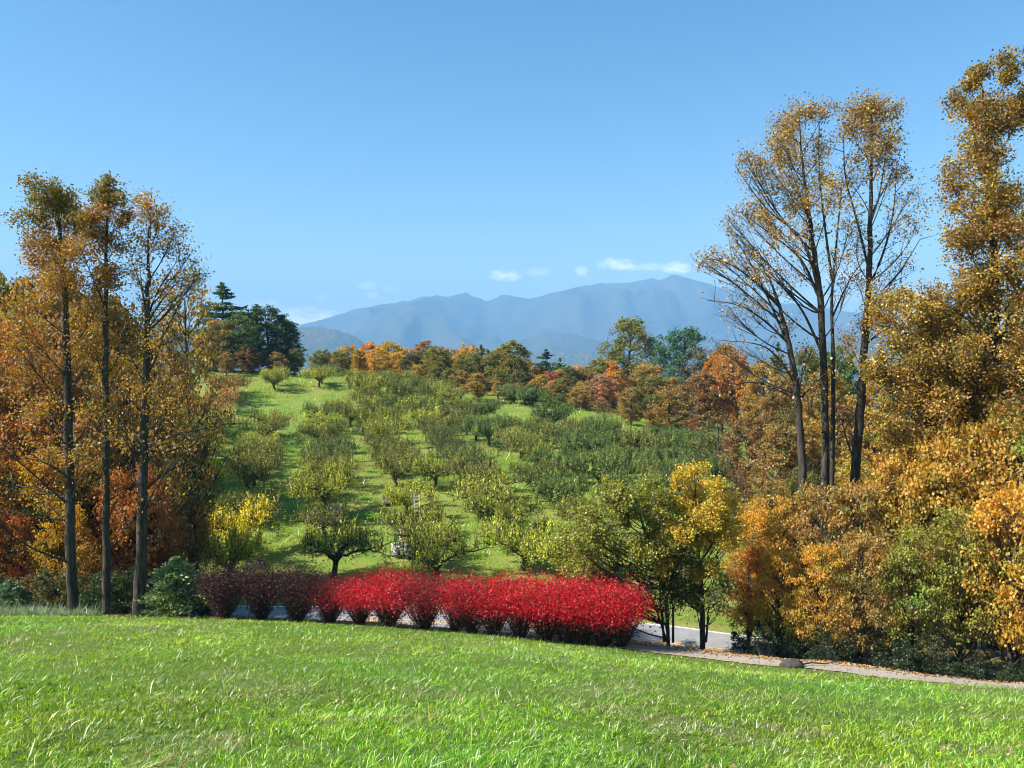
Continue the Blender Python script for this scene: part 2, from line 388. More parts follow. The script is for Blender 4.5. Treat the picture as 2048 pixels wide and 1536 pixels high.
for dd in (-RW/2-.16, -RW/2+.06): ribbon('centre_line', RFAR, dd, dd+.11, .056, M['yellow_paint'], road, 1, None)
PE = EDGE[(EX > 3.2) & (EX < 40)]
path = ribbon('path', PE, .12, 1.75, .03, M['concrete'], cross=5, jag=.05)

# far terrain -------------------------------------------------------------
def ridge(name, crest, Y, depth, mat, rough, seed, nx=340, ny=70, crease=.34, lump=0, base=-185):
    c = np.array([P(u, v, Y) for u, v in crest]); xs = np.linspace(c[0, 0], c[-1, 0], nx)
    # smooth interpolation of the crest heights
    zc = np.interp(xs, c[:, 0], c[:, 2]); kk = np.ones(3)/3; zc = np.convolve(np.pad(zc, 1, 'edge'), kk, 'valid')+(0 if lump else 9*fbm(xs/160, xs*0+.5, seed+70, 3))
    t = np.linspace(-1, .6, ny); T, X = np.meshgrid(t, xs, indexing='ij'); ZC = np.broadcast_to(zc, X.shape)
    prof = np.where(T < 0, (1-np.abs(T))**1.25, 1-(T/.6)**2*.9)
    sp = 1-np.abs(fbm(X/rough, T*depth/rough*.45, seed, 4)); bell = np.clip(np.abs(T), 0, 1)*np.clip(1-np.abs(T), 0, 1)*4
    Z = base+(ZC-base)*prof+bell*(sp-.62)*(ZC-base)*(.12 if lump else crease)
    if lump: Z = Z+lump*vnoise(X/18, (T*depth)/18, seed+9)+lump*.6*vnoise(X/7, (T*depth)/9, seed+5)
    else: Z = Z+6*fbm(X/140, T*depth/140, seed+3, 3)
    m = MB(); i, j = np.meshgrid(np.arange(ny-1), np.arange(nx-1), indexing='ij'); a = i*nx+j
    m.add(np.stack([X, Y+T*depth, Z], -1).reshape(-1, 3), np.stack([a, a+1, a+nx+1, a+nx], -1).reshape(-1, 4))
    return obj(name, m.mesh(name, smooth=True), mat, kind='structure')
ridge('mountain', [(-1500,690),(-400,680),(300,676),(500,668),(575,655),(640,640),(700,622),(760,608),(815,606),(850,596),(885,597),(930,587),(975,604),(1005,588),(1060,598),(1130,582),(1190,577),(1212,570),(1240,575),(1290,565),(1330,563),(1358,553),(1400,562),(1440,574),(1500,594),(1560,608),(1640,618),(1700,626),(1800,640),(2048,655),(2600,640),(3400,670)],
      10500, 3600, M['mountain'], 1300, 11, 1050, 84, crease=.75)
ridge('mountain_spur', [(700,712),(850,700),(960,692),(1040,680),(1090,668),(1150,670),(1200,682),(1300,690),(1450,694),(1600,706),(1800,715)], 7600, 1500, M['mountain'], 700, 23, 300, 60)
ridge('wooded_hill', [(-900,650),(-200,640),(300,650),(500,662),(560,660),(600,655),(640,656),(680,664),(715,681),(740,697),(780,716),(850,750)], 5600, 1100, M['hill'], 260, 31, 400, 100, lump=11)
ridge('low_hill', [(960,745),(1010,728),(1050,713),(1090,708),(1130,704),(1170,706),(1200,711),(1260,714),(1330,722),(1420,735),(1520,750)], 6000, 1000, M['hill'], 240, 37, 330, 80, lump=11)
ridge('east_hill', [(1440,745),(1560,708),(1650,688),(1700,674),(1800,664),(1950,660),(2200,640),(2700,660)], 4600, 900, M['hill'], 240, 41, 330, 80, lump=10)

# the air: one even box of thin haze around everything but the sky
def haze_box():
    x0, x1, y0, y1, z0, z1 = -16000, 16000, -1500, 14600, -260, 985
    m = MB(); m.add([(x, y, z) for z in (z0, z1) for y in (y0, y1) for x in (x0, x1)], [(0, 2, 3, 1), (4, 5, 7, 6), (0, 1, 5, 4), (2, 6, 7, 3), (0, 4, 6, 2), (1, 3, 7, 5)])
    mt, t, out = material('haze_air')
    v = t.node('ShaderNodeVolumePrincipled'); v.inputs['Color'].default_value = (.30, .62, 1.0, 1); v.inputs['Density'].default_value = 1.3e-4; v.inputs['Anisotropy'].default_value = 0.0
    t.l.new(v.outputs[0], out.inputs['Volume'])
    obj('haze', m, mt, kind='stuff')
haze_box()

# ------------------------------------------------------------------ trees
def pal(rng, N, items):
    """N leaf colours drawn from (weight, rgb) items, each a little different"""
    wts = np.array([k[0] for k in items], float); c = np.array([k[1] for k in items])[rng.choice(len(items), N, p=wts/wts.sum())]
    return np.clip(c*rng.lognormal(0, .22, (N, 1))*rng.lognormal(0, .10, (N, 3)), 0, .95)
def curve(a, b, bulge, n=7):
    t = np.linspace(0, 1, n)[:, None]; m = (a+b)/2+bulge
    return (1-t)**2*a+2*t*(1-t)*m+t*t*b
def grow(rng, trunk, tr, clumps, leaf, colours, lpv=1.0, rise=.9, zmin=None, twigs=7, sides=9, up=.35, limb_k=.011):
    """trunk polyline + clumps (centre, radii, leaf count, colour items or None) -> wood MB, leaf MB (coordinates as given)"""
    W, Lf = MB(), MB(); trunk = np.asarray(trunk, float)
    L = smooth_line(trunk, 5); R = np.interp(np.linspace(0, 1, len(L)), np.linspace(0, 1, len(tr)), tr)
    L[1:-1, :2] += rng.normal(0, .02, (len(L)-2, 2)); R = R*rng.uniform(.94, 1.06, len(R))
    W.tube(L, R, sides, cap=True)
    zlo = trunk[0, 2]+(.25*(trunk[-1, 2]-trunk[0, 2]) if zmin is None else zmin); zt = trunk[-1, 2]
    for c, r, n, cols in clumps:
        c = np.asarray(c, float); r = np.broadcast_to(np.asarray(r, float), (3,))
        hd = np.hypot(*(c[:2]-trunk[-1, :2])); za = np.clip(c[2]-rise*hd-rng.uniform(0, .6), zlo, zt-.05)
        k = int(np.argmin(np.abs(L[:, 2]-za))); a = L[k]
        ln = np.linalg.norm(c-a)
        cv = curve(a, c, np.array([0, 0, -.10*ln if rise > .5 else .12*ln])+rng.normal(0, .085*ln, 3))
        r0 = min(R[k]*.5, .016+limb_k*ln); W.tube(cv, np.linspace(r0, r0*.3, len(cv)), 5)
        m = max(3, int(twigs*rng.uniform(.7, 1.3)))
        d = rng.normal(size=(m, 3)); d /= np.linalg.norm(d, axis=1)[:, None]; d *= rng.uniform(.35, 1.0, (m, 1)); tips = c+d*r
        st = cv[rng.integers(3, len(cv), m)]
        mid = (st+tips)/2+rng.normal(0, .08, (m, 3))*r
        W.twigs(st, mid, r0*.24, r0*.17); W.twigs(mid, tips, r0*.17, r0*.08)
        n = int(n*lpv)
        if n <= 0: continue
        w_ = rng.dirichlet(np.ones(m)*1.6); who = rng.choice(m, n, p=w_)
        t = rng.uniform(.35, 1.08, n)[:, None]
        C = mid[who]*(1-t)+tips[who]*t+rng.normal(0, 1, (n, 3))*(r*.17+.03)
        Lf.leaves(rng, C, leaf, pal(rng, n, cols or colours), up=up)
    return W, Lf
def place(W, Lf, name, label, cat, base, group=None, tint=None, mat='leaf'):
    """a tree of its own from wood and leaves in local coordinates"""
    t = thing(name, label, cat, tuple(base), group=group)
    obj('trunk', W, M['bark'], t); obj('crown', Lf, M[mat], t, color=tint)
    return t

# leaf colours (albedo)
GRN=(.10,.15,.025); DGR=(.05,.085,.02); OLV=(.21,.19,.035); OCH=(.40,.235,.042); BRN=(.29,.135,.035); RST=(.42,.16,.03); ORG=(.58,.28,.04)
YEL=(.70,.50,.05); GLD=(.60,.40,.05); TAN=(.60,.46,.24); YGR=(.36,.36,.05); DRD=(.10,.012,.016); RED=(.42,.012,.02); CRM=(.27,.010,.018)

# --- generic meshes shared by the many trees of the woods
def auto(seed, Ht, R, z0, n_cl, n_leaf, leaf, shape='round', open_=0.0, flat=.72, twigs=7):
    rng = np.random.default_rng(seed)
    lean = rng.normal(0, .04*Ht, 2)
    trunk = [(0, 0, -.5), (lean[0]*.2, lean[1]*.2, Ht*.3), (lean[0]*.6, lean[1]*.6, Ht*.62), (lean[0], lean[1], Ht*.9)]
    cl = []
    for k in range(n_cl):
        t = (k+.5)/n_cl; z = z0+(Ht-z0)*(.06+.9*t)
        if shape == 'round': pr = math.sin(math.pi*(.12+.80*t))**.7
        elif shape == 'tall': pr = (math.sin(math.pi*(.10+.82*t))**.8)*(.8+.2*math.sin(9*t+seed))
        else: pr = (1-t)**.5*.9+.15
        a = k*2.399+rng.normal(0, .4); q = R*pr*rng.uniform(.45, .92)
        s = R*rng.uniform(.30, .48)*(1.1-.35*t)
        tone = rng.lognormal(0, .28); hu = rng.normal(0, .19)  # random clump tone, also painting in lit and dark clumps
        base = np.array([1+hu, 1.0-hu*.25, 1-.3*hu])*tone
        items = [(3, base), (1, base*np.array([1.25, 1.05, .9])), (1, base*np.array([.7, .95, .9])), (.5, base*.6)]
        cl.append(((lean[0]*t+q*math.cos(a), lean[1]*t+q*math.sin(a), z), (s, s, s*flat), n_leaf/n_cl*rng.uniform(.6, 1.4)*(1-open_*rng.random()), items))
    return grow(rng, trunk, [.022*Ht, .016*Ht, .010*Ht, .003*Ht], cl, leaf, None, rise=.75, zmin=z0*.7, twigs=twigs, sides=7)
def conifer(seed, Ht, R, n_wh, leaf, dens=46, droop=.1):
    rng = np.random.default_rng(seed); W, Lf = MB(), MB()
    W.tube([(0, 0, -.4), (.05, 0, Ht*.5), (0, .03, Ht)], [.018*Ht, .011*Ht, .01], 7)
    for k in range(n_wh):
        t = k/(n_wh-1); z = Ht*(.10+.89*t)+rng.normal(0, .018*Ht)*(t < .95); L = R*(1-t**1.3)*rng.uniform(.75, 1.1)+.15*R*(1-t)+.12
        for b in range(6):
            if rng.random() < .2: continue
            a = b*1.047+k*.7+rng.normal(0, .25); l = L*rng.uniform(.4, 1.2)
            e = np.array([math.cos(a)*l, math.sin(a)*l, z+l*(.16-droop*rng.uniform(0, 2))]); s = np.array([0, 0, z+rng.normal(0, .012*Ht)]); cv = curve(s, e, np.array([0, 0, .06*l]), 5)
            W.tube(cv, np.linspace(.02+.004*l, .006, 5), 4)
            n = int(dens*l/R*rng.uniform(.7, 1.3))+8; q = rng.uniform(.2, 1.05, n)[:, None]; side = rng.normal(0, .13*l+.04, (n, 3))*np.array([1, 1, .45])
            C = s*(1-q)+e*q+side+np.array([0, 0, .05]); tone = rng.lognormal(0, .2)
            ax = (e-s)/np.linalg.norm(e-s)*.7+np.array([0, 0, .45])
            Lf.leaves(rng, C, leaf, np.clip(np.ones((n, 3))*tone*rng.lognormal(0, .25, (n, 1)), 0, 3), up=.5, aspect=.28, axis=ax)
    return W, Lf
def as_meshes(pair, nm, mat='leaf'):
    a = pair[0].mesh(nm+'_trunk', smooth=True); b = pair[1].mesh(nm+'_crown'); a.materials.append(M['bark']); b.materials.append(M[mat]); return a, b
PROTO = {}
def proto(key, Ht, R, pair, mat='leaf'): PROTO[key] = (Ht, R, *as_meshes(pair, key, mat))
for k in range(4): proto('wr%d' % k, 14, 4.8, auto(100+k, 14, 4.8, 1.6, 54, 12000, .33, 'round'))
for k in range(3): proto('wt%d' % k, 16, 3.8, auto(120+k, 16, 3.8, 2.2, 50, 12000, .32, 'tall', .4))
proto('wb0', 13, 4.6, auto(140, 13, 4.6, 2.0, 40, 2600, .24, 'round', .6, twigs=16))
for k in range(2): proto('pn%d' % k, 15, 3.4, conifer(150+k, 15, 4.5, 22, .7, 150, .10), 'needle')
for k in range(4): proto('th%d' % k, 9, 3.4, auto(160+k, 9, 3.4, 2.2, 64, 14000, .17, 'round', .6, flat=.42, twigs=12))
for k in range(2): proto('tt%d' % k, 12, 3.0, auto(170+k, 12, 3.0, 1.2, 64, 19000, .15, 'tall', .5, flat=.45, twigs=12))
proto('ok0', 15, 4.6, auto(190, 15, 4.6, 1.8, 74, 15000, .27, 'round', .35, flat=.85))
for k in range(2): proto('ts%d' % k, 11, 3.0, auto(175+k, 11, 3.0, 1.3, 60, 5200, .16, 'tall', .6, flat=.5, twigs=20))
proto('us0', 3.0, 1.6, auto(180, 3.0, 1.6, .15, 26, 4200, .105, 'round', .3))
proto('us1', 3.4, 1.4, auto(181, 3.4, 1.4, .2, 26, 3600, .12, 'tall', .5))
def use(key, name, label, cat, x, y, Ht, R, tint, group, rz=None, rs=random.Random(5)):
    ph, pr, a, b = PROTO[key]; z = h1(x, y); R = min(R, .40*Ht) if key[:1] in 'wo' else R; R = max(R*1.12, {'pn': .20, 'wt': .13, 'tt': .17, 'ts': .16}.get(key[:2], .25)*Ht)
    t = thing(name, label, cat, (x, y, z-.05), rs.uniform(0, 6.28) if rz is None else rz, (R/pr, R/pr, Ht/ph), group)
    obj('trunk', a, None, t); obj('crown', b, None, t, color=tint)
    return t
def at_px(u, vtop, Y):
    p = P(u, vtop, Y); return p[0], Y, p[2]-h1(p[0], Y)

# --- the far tree line behind the orchard: (u, v of top, depth, width px, kind, colour word, tint)
C_ = dict(olive=(.23,.21,.04), dark_olive=(.13,.13,.03), gold=(.52,.32,.05), orange=(.60,.27,.045), rust=(.46,.18,.05), brown=(.34,.19,.06), green=(.15,.21,.04),
          deep_green=(.055,.10,.028), blue_green=(.085,.165,.07), red=(.42,.13,.06), salmon=(.50,.25,.12), pine=(.075,.13,.05), amber=(.64,.37,.05), yellow_green=(.31,.29,.045), tawny=(.42,.27,.07))
FAR = [(640,706,178,50,'wr0','olive'),(668,712,186,40,'wr3','tawny'),(703,697,182,62,'wr1','gold'),(742,693,190,74,'wr2','orange'),(786,691,186,62,'wr0','gold'),(822,712,172,46,'wr3','dark_olive'),
       (850,689,188,52,'wt0','rust'),(876,698,170,52,'wr1','olive'),(908,706,184,46,'wr2','brown'),(925,696,200,34,'pn0','pine'),(942,697,180,50,'wr0','amber'),(962,697,194,44,'pn1','pine'),(978,706,176,40,'wr1','dark_olive'),(1020,690,170,84,'wr2','olive'),(1000,702,184,50,'wr3','gold'),
       (1056,716,186,44,'pn0','pine'),(1092,706,176,56,'pn1','pine'),(1120,724,170,44,'pn0','blue_green'),(1140,740,158,54,'wr0','dark_olive'),(1098,742,152,44,'wr1','red'),(1172,744,160,56,'wr3','brown'),
       (1204,724,168,60,'wr2','olive'),(1254,634,166,96,'ok0','olive'),(1232,720,148,46,'wt2','orange'),(1204,748,142,48,'wr0','salmon'),(1172,768,146,46,'wr1','tawny'),(1372,653,150,100,'ok0','blue_green'),(1290,735,152,90,'wr3','tawny'),
       (930,722,160,88,'wr3','olive'),(962,752,150,66,'wr1','tawny'),(902,742,154,60,'wr0','olive'),(1003,745,152,62,'wr2','olive'),(1040,748,148,66,'wr0','dark_olive'),(1078,755,146,60,'wr1','gold'),(1118,764,140,60,'wr2','olive'),(1152,782,136,52,'wr3','tawny'),
       (1064,775,138,46,'wr2','dark_olive'),(868,728,158,46,'wt0','olive'),(832,735,160,40,'wr1','gold'),(1022,776,139,40,'wr1','olive'),(1100,790,134,46,'us0','green')]
grp = 'autumn trees along the far forest edge behind the orchard'
WORD = {k: k.replace('_', ' ') for k in C_}
SPECIAL = {(1254,634): 'tall spreading olive oak standing well above the far tree line', (1372,653): 'tall rounded blue green tree rising above the tawny woods',
           (1098,742): 'small red crowned tree below the pines on the far forest edge', (1232,720): 'orange tree at the foot of the tall spreading olive oak', (1204,748): 'salmon pink tree beside the orange tree below the tall oak'}
rs = random.Random(31)
for u in range(655, 1330, 36):
    FAR.append((u+rs.randint(-9, 9), int(np.interp(u, [650,800,1000,1150,1330], [712,706,716,742,738]))+rs.randint(-6, 10), 172+rs.uniform(-8, 14), rs.randint(44, 62), rs.choice(['wr0','wr1','wr2','wr3','wt0','wt2','wt1']), rs.choice(['olive','gold','tawny','amber','orange','tawny','gold','olive'])))
for u in range(930, 1240, 34):
    FAR.append((u+rs.randint(-8, 8), int(np.interp(u, [930,1100,1240], [752,772,790]))+rs.randint(-8, 10), 141+rs.uniform(-6, 8), rs.randint(46, 64), rs.choice(['wr0','wr1','wr2','wt0','wt2']), rs.choice(['olive','tawny','olive','gold','tawny'])))
order = sorted(FAR, key=lambda k: k[0]); cnt = 0
for u, v, Y, wpx, key, cw in order:
    x, y, hh = at_px(u, v-(0 if (u, v) in SPECIAL else 7), Y); cnt += 1; con = key[:2] == 'pn'
    lab = SPECIAL.get((u, v)) or f"{WORD[cw]} {'pine' if con else 'broadleaf'} on the far forest edge, {ORD[cnt-1]} counting from the dark evergreens"
    use(key, 'pine_tree' if con else 'oak_tree' if (u, v) == (1254, 634) else 'forest_tree', lab, 'tree', x, y, hh, wpx/F*Y*.62, tuple(np.array(C_[cw])*1.25), grp)

# --- tawny woods between the orchard and the road on the far right
MID = [(1212,800,112,120,'wb0','brown'),(1262,775,122,80,'wr0','tawny'),(1338,772,104,128,'wr1','tawny'),(1300,752,128,80,'wr3','olive'),(1340,752,134,70,'wt2','gold'),(1400,745,116,100,'wr2','brown'),(1445,684,122,80,'wt1','orange'),
       (1405,690,128,80,'wb0','brown'),(1478,702,114,76,'wr1','orange'),(1520,728,108,76,'wr2','gold'),(1556,690,130,60,'pn0','pine'),(1560,748,100,80,'wr3','tawny'),(1618,700,112,80,'wr0','olive'),(1690,694,110,84,'wr1','green'),
       (1660,740,96,90,'wr2','gold'),(1440,820,88,96,'wb0','tawny'),(1500,830,80,96,'wr0','brown'),(1556,850,74,100,'wr3','tawny'),(1620,830,76,100,'wr1','gold'),(1690,810,80,100,'wr2','brown'),(1750,760,88,100,'wr0','gold'),(1800,690,90,96,'wt0','olive'),
       (1880,640,84,120,'wt1','dark_olive'),(1980,640,78,120,'wr3','deep_green'),(2060,600,74,120,'wt2','tawny'),(2160,620,80,130,'wr2','gold'),(1480,940,70,74,'wb0','brown'),(1540,960,62,80,'wr1','tawny'),(1620,940,62,90,'wr0','olive'),(1720,920,62,96,'wr2','gold'),(1820,900,60,110,'wr3','tawny'),(1920,880,58,120,'wr0','gold'),(2040,860,56,120,'wr1','brown'),(1395,830,100,60,'wr2','brown')]
for n, (u, v, Y, wpx, key, cw) in enumerate(sorted(MID, key=lambda k: -k[2])):
    x, y, hh = at_px(u, v, Y); con = key[:2] == 'pn'; bare = key == 'wb0'
    lab = f"{'half bare ' if bare else ''}{WORD[cw]} {'pine' if con else 'tree'} in the tawny woods past the orchard, {ORD[n]} coming toward the road"
    use(key, 'pine_tree' if con else 'woodland_tree', lab, 'tree', x, y, hh, wpx/F*Y*.56, C_[cw], 'trees of the tawny woods beside the orchard')

# --- dark evergreens and autumn trees on the orchard's other side, behind the three tall trunks
LEFT = [(452,704,142,70,'wr2','tawny','low tawny tree under the ragged dark pine at the orchard top'),(410,700,138,70,'wr0','olive','low olive tree at the orchard top behind the golden brown tree'),(588,696,152,60,'wr1','olive','low olive tree between the dark rounded evergreen and the gold forest edge'),(556,704,147,60,'wr3','tawny','low tawny tree at the foot of the dark rounded evergreen facing the orchard'),(575,640,168,80,'wt0','deep_green','dark green tree close behind the dark rounded evergreen'),(444,566,156,96,'pn1','pine','tall ragged dark pine beside the dark rounded evergreen'),(538,612,158,118,'wr0','deep_green','dark rounded evergreen tree at the orchard corner'),(484,632,150,96,'wr2','green','mid green tree with yellowish top in front of the dark pine'),
        (500,690,146,70,'wr1','brown','low brown tree at the foot of the dark rounded evergreen'),(430,640,148,90,'wr3','tawny','tawny tree just below the ragged dark pine'),(372,532,49,120,'ts0','gold','tall golden brown tree rising behind the third tall trunk'),
        (320,600,52,100,'ts1','olive','olive tree behind the thinly leaved tall tree'),(20,556,74,110,'wr1','deep_green','dark green broad tree behind the first tall trunk'),(75,552,66,120,'wr2','tawny','tawny broad tree showing between first tall trunk and dark green tree'),
        (-60,540,70,130,'wr3','olive','olive broad tree at the thicket end by the dark green tree'),(180,600,50,120,'wr0','brown','brown broad tree behind the narrow second trunk'),(250,590,52,110,'wt2','brown','brown tree between second and third tall trunks, farthest back')]
for u, v, Y, wpx, key, cw, lab in LEFT:
    x, y, hh = at_px(u, v, Y); use(key, 'pine_tree' if key[:2] == 'pn' else 'broadleaf_tree', lab, 'tree', x, y, hh, wpx/F*Y*.56, C_[cw], None)

# --- thicket behind the three tall trunks
TH = [(30,640,46,150,'th0','rust'),(120,690,44,150,'th1','brown'),(200,640,48,140,'tt0','brown'),(265,700,42,120,'th2','tawny'),(340,690,46,110,'ts1','brown'),(40,820,40,150,'th2','rust'),(95,900,38,140,'th0','amber'),(180,880,40,130,'th3','tawny'),(240,930,38,110,'th1','rust'),
      (320,860,44,110,'ts0','brown'),(385,870,52,90,'ts1','rust'),(300,960,40,90,'th2','rust'),(-60,700,42,160,'th1','brown'),(-40,900,37,140,'th3','brown'),(15,1020,36,100,'th0','rust'),(130,1010,36,90,'th2','amber'),(392,985,48,60,'ts0','orange'),(-140,640,48,170,'tt1','olive'),(345,1030,42,60,'ts1','brown')]
for n, (u, v, Y, wpx, key, cw) in enumerate(sorted(TH, key=lambda k: -k[2])):
    x, y, hh = at_px(u, v, Y)
    use(key, 'thicket_tree', f"{WORD[cw]} leaved tree in the thicket behind the tall trunks, {ORD[n]} from the back", 'tree', x, y, hh, wpx/F*Y*.58, tuple(np.array(C_[cw])*1.05), 'thicket trees behind the three tall trunks')

# --- gold understorey woods beside the path
US = [(1505,1010,37,95,'th0','amber'),(1560,985,38,120,'th1','gold'),(1640,960,37,130,'th2','tawny'),(1720,960,36,130,'th3','tawny'),(1800,900,36,140,'th0','gold'),(1880,860,35,140,'th1','gold'),(1960,840,34,140,'th2','gold'),(2050,800,33,150,'th3','gold'),(2150,760,33,150,'tt0','gold'),
      (1560,1090,33.5,90,'th2','amber'),(1640,1080,32.5,100,'th3','amber'),(1730,1060,32,100,'th0','tawny'),(1830,1040,31.5,110,'th1','yellow_green'),(1930,1010,31,110,'th2','yellow_green'),(2030,960,30,120,'th0','amber'),(2140,940,29.5,130,'th1','brown'),(1770,800,44,150,'tt1','gold'),(1500,1090,35,60,'th3','orange')]
for n, (u, v, Y, wpx, key, cw) in enumerate(sorted(US, key=lambda k: P(k[0], 700, k[2])[0])):
    x, y, hh = at_px(u, v, Y)
    use(key, 'understory_tree', f"{WORD[cw]} leaved understory tree along the path, {ORD[n]} going away from the golden maple", 'tree', x, y, hh, wpx/F*Y*.58, tuple(np.array(C_[cw])*1.25), 'gold understory trees beside the path')
# dark green shrubs under them
rs = random.Random(9); n = 0
for u in range(1500, 2300, 42):
    Y = 32.6-(u-1500)/548*4.2+rs.uniform(-.3, 1.0); x = (u-1024)/F*Y; n += 1
    use(rs.choice(['us0', 'us1']), 'woodland_shrub', f"dark green shrub under the gold woods, {ORD[n-1]} along the path from the golden maple", 'shrub', x, Y, rs.uniform(1.5, 2.7), rs.uniform(.8, 1.2), rs.choice([(.05,.085,.022), (.07,.10,.025), (.04,.07,.02)]), 'dark shrubs along the path')

# --- the tall trees, each built from its own limbs
def tall(name, label, Yd, trunk_px, radii_px, clumps, leaf, colours, rise, group, seed, zmin, jitter=1.0, limbs=(), twigs=8, lpv=2.9, spread=1.3):
    """trunk_px: (u, v) from base up; clumps: (u, v, r px, leaves, colours)"""
    rng = np.random.default_rng(seed)
    pts = np.array([P(u, v, Yd) for u, v in trunk_px]); x, y = pts[0, 0], Yd; base = np.array([x, y, h1(x, y)])
    tr = pts-base; tr[0] = (0, 0, -.35); px = Yd/F
    tr = np.vstack([tr[0], tr[0]+np.array([0, 0, .7]), tr[1:]]); rr = [radii_px[0]*1.35, radii_px[0]]+list(radii_px[1:])
    cl = []
    for u, v, r, n, cols in clumps:
        c = P(u, v, Yd)-base; c[1] += rng.normal(0, 1)*r*px*1.1*jitter; R = r*px
        cl.append((c, (R*spread, R*spread*1.1, R*spread*.85), n, cols))
    W, Lf = grow(rng, tr, np.array(rr)*px*.76, cl, leaf*.64, colours, rise=rise, zmin=zmin, twigs=twigs*2, sides=12, limb_k=.007, lpv=lpv)
    for lp, r0, r1 in limbs:
        q = np.array([P(u, v, Yd)-base for u, v in lp]); q[1:, 1] += np.cumsum(rng.normal(0, .25, len(q)-1))
        q = smooth_line(q, 5); W.tube(q, np.linspace(r0*px*.62, r1*px*.5, len(q)), 7)
        # side twigs along the limb
        k = rng.integers(2, len(q), 14); d = rng.normal(0, .5, (14, 3)); d[:, 2] += .35; W.twigs(q[k], q[k]+d, r1*px*.8, .006)
        C = (q[k]+d)[rng.integers(0, 14, 40)]+rng.normal(0, .16, (40, 3)); Lf.leaves(rng, C, leaf, pal(rng, 40, colours))
    return place(W, Lf, name, label, 'tree', base, group)
gl = 'tall narrow trees at the lawn edge'
A1 = [(3, OLV), (2, GRN), (2, BRN), (1, OCH)]; A2 = [(3, BRN), (1.6, OCH), (1.2, OLV), (1, RST), (.25, TAN)]; A3 = [(2.5, OCH), (1.5, ORG), (2, BRN), (.4, YEL), (1, OLV), (.3, TAN)]
tall('tulip_tree', 'tall tulip tree with leafy brown crown and green tip at lawn edge', 32.4, [(147,1225),(141,1050),(138,860),(134,700),(128,560),(118,450),(112,385)], [14,12,11,9,7,4,1.5],
     [(112,378,30,420,A1),(88,402,30,380,A1),(140,398,30,400,A1),(70,440,34,420,A1),(118,440,40,560,A2),(158,440,30,360,A2),(60,490,34,400,A2),(100,500,40,500,A2),(148,500,36,380,A2),(50,525,26,200,A2),(90,550,40,420,A2),(160,540,34,300,A2),(120,590,46,460,A2),(60,600,40,340,A2),(190,600,34,240,A3),
      (70,660,50,420,A2),(150,660,50,420,A3),(30,690,44,300,A2),(90,730,50,400,A2),(185,720,40,300,A3),(40,770,44,300,A2),(100,810,44,280,A3),(30,860,40,240,A3),(190,800,36,200,A3),(80,900,40,220,A3),(30,960,40,200,A3),(80,1000,36,180,A3),(190,900,30,120,A3)],
     .15, A2, 1.1, None, 501, 3.0, limbs=[([(140,1000),(90,985),(40,975),(-10,990)],4,1.5),([(139,955),(110,930),(70,920),(20,915)],4,1.5),([(140,1040),(90,1035),(20,1020)],4,1.2),([(141,985),(165,960),(185,940)],3,1)])
tall('tulip_tree', 'tall slender tulip tree with narrow crown, middle of the three trunks', 32.2, [(212,1222),(213,1060),(212,860),(211,700),(212,560),(214,450),(216,380)], [10,9,8,7,5,3,1.2],
     [(216,372,24,300,A1),(205,395,24,260,A1),(235,398,24,260,A1),(212,430,34,420,A2),(245,440,24,240,A2),(190,440,24,220,A1),(215,475,36,420,A2),(200,505,28,240,A2),(245,490,26,160,A2),(215,540,34,340,A2),(235,560,28,160,A2),(195,560,24,120,A2),
      (210,620,40,160,A2),(240,650,36,140,A3),(180,680,36,160,A3),(225,720,40,160,A3),(200,800,36,140,A3),(240,860,34,120,A3),(190,940,32,100,A3)],
     .15, A2, 1.2, None, 502, 5.0, limbs=[([(212,1005),(240,985),(262,970)],2.5,1),([(213,860),(232,830),(246,790)],2.5,1)])
S3 = [(2, BRN), (2, OLV), (2, OCH), (1, TAN)]
tall('tulip_tree', 'tall tulip tree with thinly leaved fan of branches beside the blue-green pine', 32.0, [(278,1220),(284,1060),(288,900),(292,740),(296,620),(297,520),(300,430)], [16,13,11,9,6,3.5,1.2],
     [(288,405,24,70,S3),(312,410,24,100,A3),(330,430,28,160,A2),(300,440,30,150,A2),(352,465,28,130,S3),(320,480,34,170,A2),(275,470,26,70,S3),(290,510,34,100,S3),(365,505,26,70,S3),(335,530,36,110,S3),(388,545,20,30,S3),(260,540,28,50,S3),(310,570,40,90,S3),(360,570,34,60,S3),(275,600,32,60,S3),(385,600,20,16,S3),
      (330,680,44,220,A3),(260,700,34,120,A2),(350,740,44,200,A2),(300,780,40,140,A3),(380,800,34,120,A3),(330,870,40,120,A3),(250,830,30,90,A3),(400,870,36,60,A3)],
     .145, A2, 1.25, None, 503, 4.0, twigs=13,
     limbs=[([(287,935),(330,880),(390,862),(450,848)],5,1.2),([(285,985),(320,950),(370,925),(420,885)],5,1.2),([(286,900),(330,905),(390,880),(430,868)],4,1),([(284,1020),(320,1000),(345,995)],4,1.2),([(292,640),(310,580),(335,520)],4,1.2),([(294,630),(285,570),(268,520)],3.5,1),([(292,650),(325,600),(372,560)],3.5,1),([(290,760),(318,700),(336,640)],4,1),([(288,830),(255,790),(225,770)],3,1),([(287,940),(262,900),(225,840)],3,1)])
B1 = [(3, OCH), (2, BRN), (1.4, OLV), (.8, TAN), (.4, GLD)]; B2 = [(2, BRN), (2, TAN), (1.5, OCH), (1, OLV)]; B3 = [(3, OCH), (2, GLD), (1.5, BRN), (1, OLV), (.4, TAN)]
